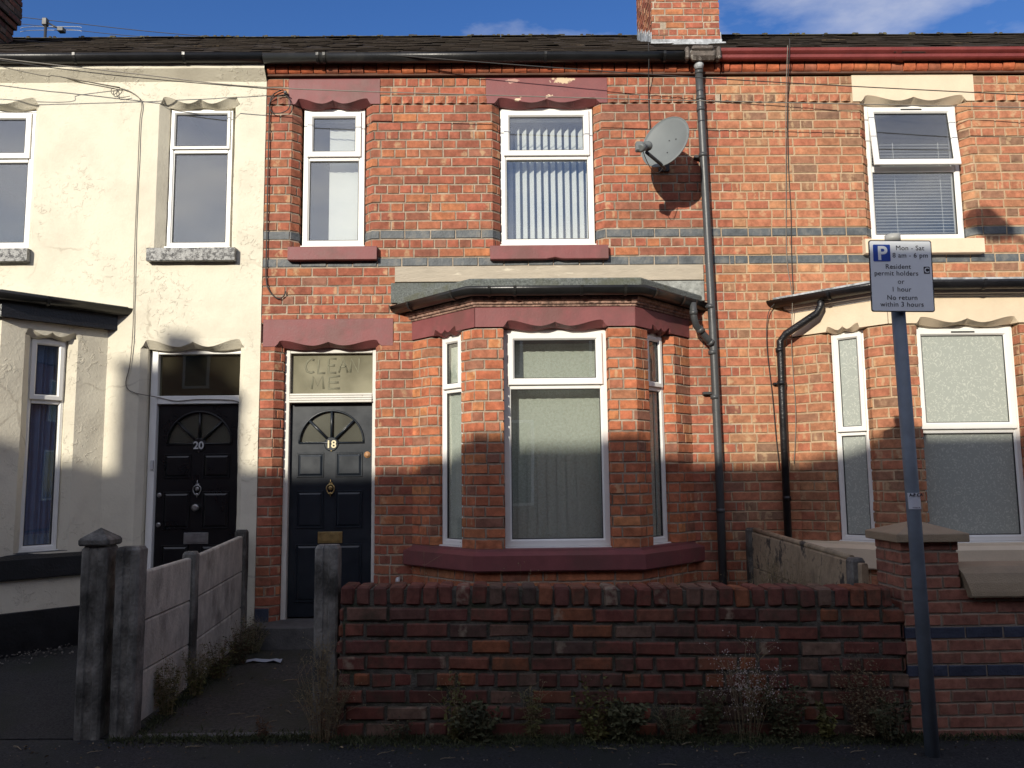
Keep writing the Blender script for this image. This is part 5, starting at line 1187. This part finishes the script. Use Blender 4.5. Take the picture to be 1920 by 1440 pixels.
# ================================================================== PLANTS
def leaf(mb, p, d, ln, wd, m, rnd):
    d = d.normalized(); s = d.cross(Vector((rnd.uniform(-1, 1), rnd.uniform(-1, 1), rnd.uniform(.2, 1)))).normalized(); q = p+d*ln*.5
    dr = Vector((0, 0, -ln*.15)); mb.quad(p, q+s*wd/2, p+d*ln+dr, q-s*wd/2, m)
def plant(x, y, z, h, spread, ns, seed, label, stem=STRAW, lf=LEAFG, nl=14, ll=.03, lw=.014, heads=0, head_m=FLUFF, branch=3, name='weed', cat='weed', group=None, lean=(0, 0), lowleaf=1.0, hs=.006):
    rnd = random.Random(seed); mb = MB()
    ns = int(ns*1.4); spread *= 1.2; h *= .98
    for i in range(ns):
        a = rnd.uniform(0, 2*pi); t = rnd.random()**.5; hh = h*rnd.uniform(.45, 1); px, py = x+cos(a)*t*spread*.35, y+sin(a)*t*spread*.22
        tx, ty = x+cos(a)*t*spread+lean[0]*hh, y+sin(a)*t*spread*.55+lean[1]*hh; pts = []
        for k in range(6):
            u = k/5; pts.append(Vector((px+(tx-px)*u**1.5+rnd.gauss(0, .004), py+(ty-py)*u**1.5, z+hh*u*(1-.12*u*t))))
        mb.tube(pts, .0024 if 40 <= seed < 60 else .0014, 3, 0, False, True, .0012 if 40 <= seed < 60 else .0008)
        for k in range(int(nl)):
            u = rnd.random()**lowleaf*.95; j = min(4, int(u*5)); p = pts[j].lerp(pts[j+1], u*5-j)
            leaf(mb, p, Vector((rnd.gauss(0, 1), rnd.gauss(0, .8), rnd.uniform(-.2, 1.0))), ll*rnd.uniform(.5, 1.2), lw*rnd.uniform(.6, 1.2), 1, rnd)
        for b in range(branch):
            u = rnd.uniform(.35, 1); j = min(4, int(u*5)); p = pts[j].lerp(pts[j+1], min(1, u*5-j)); e = p+Vector((rnd.gauss(0, .05), rnd.gauss(0, .03), rnd.uniform(.02, .09)))*(h/.5)
            mb.tube([p, p.lerp(e, .5)+Vector((0, 0, .005)), e], .0011, 3, 0, False, True, .0006)
            for q in range(heads):
                c = e+Vector((rnd.gauss(0, .014), rnd.gauss(0, .010), rnd.gauss(0, .014))); s = hs*rnd.uniform(.5, 1.2)
                i0 = [mb.vert(*(c+v*s)) for v in (Vector((1,0,0)), Vector((0,1,0)), Vector((-1,0,0)), Vector((0,-1,0)), Vector((0,0,1)), Vector((0,0,-1)))]
                for fa in ((0,1,4),(1,2,4),(2,3,4),(3,0,4),(1,0,5),(2,1,5),(3,2,5),(0,3,5)): mb.face([i0[k] for k in fa], 2)
    o = mb.build(name, [stem, lf, head_m]); tag(o, label, cat, group); return o
yw = -2.40
plant(1.40, yw, -.02, .62, .20, 24, 1, 'tall dried weed with many small white seed heads against the dark wall', STRAW, LEAFG, 9, .022, .009, 3, FLUFF, 7, lowleaf=2.2, hs=.0040)
plant(-1.05, yw, 0, .50, .15, 46, 2, 'bushy dead brown weed at the foot of the narrow gate post', STRAW, STRAWR, 9, .028, .006, 1, STRAW, 4, hs=.004)
plant(-1.06, yw, .3, .36, .06, 12, 22, 'thin straw coloured stalks growing up the front of the narrow gate post', STRAW, STRAW, 6, .02, .006, 2, STRAW, 3, hs=.004)
plant(-.30, yw, 0, .46, .08, 12, 3, 'upright yellowing weed below the left part of the dark garden wall', STRAW, LEAFY, 22, .036, .015, 2, STRAW, 2, lowleaf=1.6, hs=.004)
plant(-.16, yw-.03, 0, .26, .14, 26, 4, 'low leafy green weed just right of the upright yellowing one', STRAW, LEAFG, 26, .040, .02, 0, STRAW, 1)
plant(.16, yw, 0, .34, .07, 16, 5, 'slim grassy weed with drooping blades under the middle of the dark wall', STRAW, LEAFY, 14, .06, .006, 2, STRAW, 2, hs=.004)
plant(.52, yw-.02, 0, .42, .11, 16, 6, 'reddish and green leafed weed in the centre at the foot of the dark wall', STRAWR, LEAFY, 24, .036, .018, 1, STRAWR, 2, lowleaf=1.5, hs=.005)
plant(.68, yw-.02, 0, .24, .14, 28, 7, 'broad green leafy clump right of the reddish weed at the wall foot', STRAW, LEAFG, 30, .042, .024, 0, STRAW, 1)
plant(.98, yw-.04, 0, .22, .13, 30, 8, 'feathery pale green clump left of the tall white seeded weed', STRAW, LEAFG, 34, .026, .006, 0, STRAW, 2)
plant(1.20, yw, 0, .32, .10, 20, 9, 'dark green tangled weed left of the tall white seeded one', STRAWR, LEAFG, 22, .03, .014, 0, STRAW, 2)
plant(1.62, yw-.02, 0, .36, .14, 30, 10, 'dense brown and green weed right of the tall white seeded one', STRAWR, LEAFG, 22, .034, .013, 1, STRAW, 3, hs=.004)
plant(1.86, yw-.04, 0, .22, .05, 10, 11, 'small bright yellow green sprig at the wall foot left of the signpost', STRAW, LEAFY, 26, .034, .02, 0, STRAW, 1)
plant(2.10, yw-.02, 0, .50, .16, 40, 12, 'big faded weed at the dark wall end beside the signpost', STRAWR, STRAW, 16, .026, .008, 1, STRAW, 4, hs=.004)
plant(2.20, yw-.10, 0, .30, .12, 26, 13, 'low green weed beside the base of the signpost', STRAW, LEAFG, 24, .03, .014, 0, STRAW, 2)
plant(-.62, yw, 0, .16, .10, 14, 14, 'tiny sparse weed near the left foot of the dark wall', STRAWR, LEAFG, 10, .03, .01, 0, STRAW, 1)
plant(-1.42, yw+.05, 0, .16, .05, 12, 15, 'small dead brown tuft on the path edge between the gate posts', STRAWR, STRAWR, 10, .03, .008, 0, STRAW, 1)
for k, (px, pz, hh, lb) in enumerate(((-.02, .84, .24, 'tall thin stalk rising above the wall top below the middle bay window'), (.13, .83, .18, 'second thin stalk above the wall top, just right of the tallest one'), (.86, .80, .20, 'pale spiky plant above the wall top below the bay sill'), (-.62, .84, .36, 'slender stalk in front of the left bay side window'), (1.62, .75, .30, 'bushy dry weed behind the wall top left of the drainpipe foot'), (1.98, .70, .32, 'thin dry weed behind the wall top right of the drainpipe foot'), (1.24, .78, .20, 'single arching grass stalk behind the wall top'))):
    plant(px, -1.9 if k != 3 else -.75, .25, pz+hh-.25 if k != 3 else .92, .05 if k < 4 else .12, 3 if k < 4 else 12, 40+k, lb, STRAW, STRAW, 5, .03, .006, 4 if k < 4 else 2, STRAW, 3, lowleaf=.6, hs=.0045)
plant(2.05, -1.2, .22, .80, .16, 46, 50, 'dead pale climbing weed against the lichen stained board fence', STRAW, STRAW, 12, .03, .006, 2, STRAW, 4, hs=.004)
plant(2.22, -.7, .22, .70, .13, 20, 51, 'sparse dead weed at the far end of the lichen stained board fence', STRAW, STRAW, 10, .03, .006, 2, STRAW, 4, hs=.004)
for k, (px, py, hh, ss, nn, st_, lf_, lb) in enumerate(((-2.13, -1.95, .40, .10, 40, STRAW, LEAFY, 'orange brown dry weed at the fence foot beside the flat topped gate post'), (-2.10, -1.55, .34, .10, 34, STRAW, LEAFY, 'yellowish green weed below the near fence panel'), (-2.08, -1.15, .30, .12, 36, STRAWR, LEAFY, 'ragged weed at the foot of the middle fence post'), (-2.06, -.75, .32, .12, 36, STRAWR, LEAFG, 'ragged brown green weed below the far fence panel'), (-2.05, -.42, .34, .12, 34, STRAW, LEAFG, 'green bush of weeds at the far end of the fence by the doorstep'))):
    plant(px, py, .03+.045*(py+2.3), hh, ss, nn, 60+k, lb, st_, lf_, 14, .028, .010, 1, STRAW, 2, hs=.004)
# moss, tiny grass and crumbs along the foot of the walls: uncountable
mb = MB(); rnd = random.Random(3)
for i in range(14000):
    t = rnd.random()
    if t < .62: x = rnd.uniform(-1.0, 2.45); y = -2.37-abs(rnd.gauss(0, .075)); z = -.010*(x+1)
    elif t < .8: x = rnd.uniform(-2.3, -1.0); y = -2.36+rnd.gauss(0, .05); z = .004
    elif t < .92: x = -2.19+abs(rnd.gauss(0, .05)); y = rnd.uniform(-2.3, -.3); z = .012+.10*(y+2.3)/2.1
    else: x = rnd.uniform(2.4, 4); y = -2.38-abs(rnd.gauss(0, .04)); z = -.010*(x+1)
    c = Vector((x, y, z)); leaf(mb, c, Vector((rnd.gauss(0, .7), rnd.gauss(0, .7), 1)), rnd.uniform(.012, .045)*(1.5 if y > -2.42 else 1), rnd.uniform(.003, .009), 0 if rnd.random() < .7 else 1, rnd)
mb.build('grass_and_moss', [MOSS, LEAFG], None, None, 'stuff')
mb = MB(); rnd = random.Random(8)
for i in range(900):
    if i < 620: x = rnd.uniform(-5.6, -3.3); y = -.62+rnd.gauss(0, .16)+(.0 if x < -4.0 else (x+4.0)*.9); z = .03+.15*(y+2.3)/2.6
    else: x = rnd.uniform(-3.2, 3.2); y = rnd.uniform(-3.0, -2.4); z = -.010*(x+1)
    sz = rnd.uniform(.003, .009) if i < 620 else rnd.uniform(.002, .006); q = len(mb.v); mb.box(x-sz, x+sz, y-sz*.8, y+sz*.8, z-.002, z+sz, 0 if rnd.random() < .7 else 1, sz*.4)
    a = rnd.uniform(0, 3); 
    for k in range(q, len(mb.v)):
        v = mb.v[k]; dx, dy = v[0]-x, v[1]-y; mb.v[k] = (x+dx*cos(a)-dy*sin(a), y+dx*sin(a)+dy*cos(a), v[2])
mb.build('gravel', [mat('grey_stone_chip', (.085, .078, .07, 1), .9, .3, 40), mat('pale_stone_chip', (.19, .175, .15, 1), .9, .2, 40)], None, None, 'stuff')
mb = MB(); rnd = random.Random(21)
for i in range(420):
    if rnd.random() < .35: x = rnd.uniform(-2.2, -1.1); y = rnd.uniform(-2.25, -.4); z = .02+.10*(y+2.3)/2.1
    else: x = rnd.uniform(-3.4, 3.3); y = -2.42-abs(rnd.gauss(0, .22)); z = -.010*(x+1)+.004
    leaf(mb, Vector((x, y, z+.004)), Vector((rnd.gauss(0, 1), rnd.gauss(0, 1), rnd.uniform(-.05, .35))), rnd.uniform(.010, .030), rnd.uniform(.006, .014), rnd.choice((0, 0, 1)), rnd)
mb.build('leaf_litter', [mat('dead_leaf', (.11, .07, .035, 1), .9, .4, 30), mat('pale_dead_leaf', (.22, .16, .09, 1), .9, .3, 30)], None, None, 'stuff')
# litter
pp = MB(); g = []
rnd = random.Random(4)
for j in range(4):
    g.append([pp.vert(-2.02+.055*i, -.72+.03*j+.01*sin(i), .095+.012*noise.noise(Vector((i*.9, j*1.3, 0)))+.012*abs(sin(i*1.2+j))) for i in range(6)])
for j in range(3):
    for i in range(5): pp.face((g[j][i], g[j][i+1], g[j+1][i+1], g[j+1][i]), 0)
n0 = len(pp.v); pp.v += [(a, b, c-.0012) for a, b, c in pp.v]
for j in range(3):
    for i in range(5): q = [g[j][i], g[j+1][i], g[j+1][i+1], g[j][i+1]]; pp.face([k+n0 for k in q], 0)
o = pp.build('paper_scrap', PAPER); tag(o, 'crumpled white paper scrap lying on the path below the doorstep', 'litter')
tw = MB(); tw.tube([(0, 0, 0), (.03, .004, .004), (.07, .002, .002), (.11, .012, .0)], .0028, 5, 0, True, True, .0015); tw.tube([(.05, .003, .002), (.075, .022, .004)], .0016, 4)
t0 = tw.build('twig', TWIG); spots = [(-1.55, -1.55, .04, 2.4), (-1.75, -1.95, .03, .2), (-1.62, -2.02, .03, .5), (-1.45, -2.12, .025, .9), (-1.60, -1.20, .06, .3), (-1.42, -1.7, .04, 0.1), (-2.30, -2.62, .018, .5), (-2.70, -2.55, .02, 2.3), (-1.80, -2.52, .012, .0), (-.35, -2.75, .0, .2), (.05, -2.62, 0, 1.9), (.62, -2.6, -.01, 2.8), (1.25, -2.68, -.02, .3), (1.6, -2.6, -.02, .1), (1.0, -2.52, -.014, .4), (.9, -2.85, -.015, 2.9), (-1.9, -1.3, .055, 1.0), (-1.35, -1.95, .03, 2.0), (1.9, -2.66, -.025, .25), (-.7, -2.66, 0, .6)]
for i, (x, y, z, a) in enumerate(spots):
    o = t0 if i == 0 else t0.copy()
    if i: COL.objects.link(o)
    o.location = (x, y, z+.006); o.rotation_euler = (0, 0, a); s = .6+.5*((i*37) % 10)/10; o.scale = (s, s, 1); on = 'garden path' if y > -2.3 else 'pavement'
    tag(o, 'short dry twig lying on the '+on, 'twig', 'dry twigs scattered on the '+on)

# ================================================================== ACROSS THE STREET (casts the shadow, seen in the panes)
OBR = mat('far_row_brick', (.30, .12, .08, 1), .9, .3, 20, .5, 40); OSL = mat('far_row_slate', (.07, .06, .06, 1), .9, .2, 8, .5, 30)
kinds = ['with a green door', 'with a white door', 'with a red door', 'with a black door', 'with a blue door', 'with a brown door', 'with a grey door', 'with a yellow door', 'with a cream door', 'with a purple door', 'with an orange door', 'with a pink door', 'with a dark green door', 'with a light blue door', 'with an olive door', 'with a turquoise door', 'with a beige door', 'with a maroon door', 'with a silver door', 'with a navy door']
dcol = [(.03, .12, .05, 1), (.7, .7, .68, 1), (.25, .02, .02, 1), (.015, .015, .015, 1), (.03, .06, .2, 1), (.12, .06, .03, 1), (.2, .2, .2, 1), (.5, .4, .08, 1), (.55, .5, .4, 1), (.12, .03, .14, 1), (.5, .2, .03, 1), (.5, .2, .25, 1), (.01, .05, .02, 1), (.2, .35, .5, 1), (.15, .15, .05, 1), (.05, .3, .3, 1), (.4, .35, .25, 1), (.12, .02, .03, 1), (.4, .4, .42, 1), (.01, .02, .08, 1)]
YE, YR, ZR = -10.2, -14.4, 7.80
for i in range(20):
    xc = -9.68-4.34*3.5+4.34*(i if i < 16 else 15-i); xa, xb = xc-2.17, xc+2.17
    h = empty('terraced_house', (xc, -12, 0), 'brick house across the street '+kinds[i]+', seen only reflected in panes', 'house')
    mb = MB(); mb.box(xa, xb, -18.6, YE, 0, 5.42); mb.build('brick_wall', OBR, h)
    mb = MB(); i6 = [mb.vert(*p) for p in ((xa, YE+.15, 5.40), (xb, YE+.15, 5.40), (xb, YR, ZR), (xa, YR, ZR), (xb, -18.7, 5.40), (xa, -18.7, 5.40))]
    mb.face((i6[1], i6[0], i6[3], i6[2])); mb.face((i6[2], i6[3], i6[5], i6[4])); mb.face((i6[0], i6[5], i6[3])); mb.face((i6[1], i6[2], i6[4])); mb.face((i6[0], i6[1], i6[4], i6[5])); mb.build('roof', OSL, h)
    for (wx, ww, wz, wh) in ((-1.2, .9, 3.5, 1.4), (.9, .6, 3.5, 1.4), (-1.2, 1.3, .95, 1.7)):
        mb = MB(); mb.box(xc+wx-ww/2, xc+wx+ww/2, YE+.001, YE+.05, wz, wz+wh, 0, .01); wo = mb.build('window', UPVC, h)
        mb = MB(); mb.box(xc+wx-ww/2+.06, xc+wx+ww/2-.06, YE+.051, YE+.056, wz+.06, wz+wh-.06); mb.build('pane', mat('far_pane', (.05, .06, .07, 1), .1, .05), wo)
    mb = MB(); mb.box(xc+.75, xc+1.6, YE+.001, YE+.05, .1, 2.2, 0, .01); mb.build('door', mat('far_door_%d' % i, dcol[i], .4, .05), h)
    if i % 2 == 1 or True:
        pass
    # shared stacks stand on every second party wall
    cxx = -9.68
    if i in (1, 3, 5, 7, 9, 11, 13, 15):
        cxp = -9.68+8.68*((i-3)/2); mb = MB(); mb.box(cxp-.33, cxp+.41, YR-.40, YR+.40, ZR-.35, 8.54); co = mb.build('chimney', OBR, h)
        mb = MB(); mb.box(cxp-.36, cxp+.44, YR-.43, YR+.43, 8.541, 8.60); mb.build('chimney_cap', OBR, co)
        mb = MB(); mb.lathe((cxp+.02, YR, 8.60), (0, 0, 1), [(.17, 0), (.15, .05), (.13, .32), (.15, .34), (.15, .38), (.09, .38)], 16); mb.build('chimney_pot', OBR, co)
# street lamp on the far pavement; its lantern shades a patch of the right hand house
SL = empty('street_lamp', (2.3, -9.3, 0), 'grey street lamp reaching over the road, outside the picture above the camera', 'street lamp')
mb = MB(); mb.tube([(2.3, -9.3, -.1), (2.3, -9.3, 5.6), (2.3, -9.3, 6.0)], .05, 12); mb.build('column', GALV, SL)
mb = MB(); mb.tube([(2.3, -9.3, 5.98), (2.28, -8.7, 6.2), (2.05, -5.6, 6.14)], .016, 10); mb.build('arm', GALV, SL)
mb = MB(); mb.box(1.84, 2.14, -5.62, -5.17, 6.02, 6.20, 0, .05); mb.build('lantern', GALV, SL)
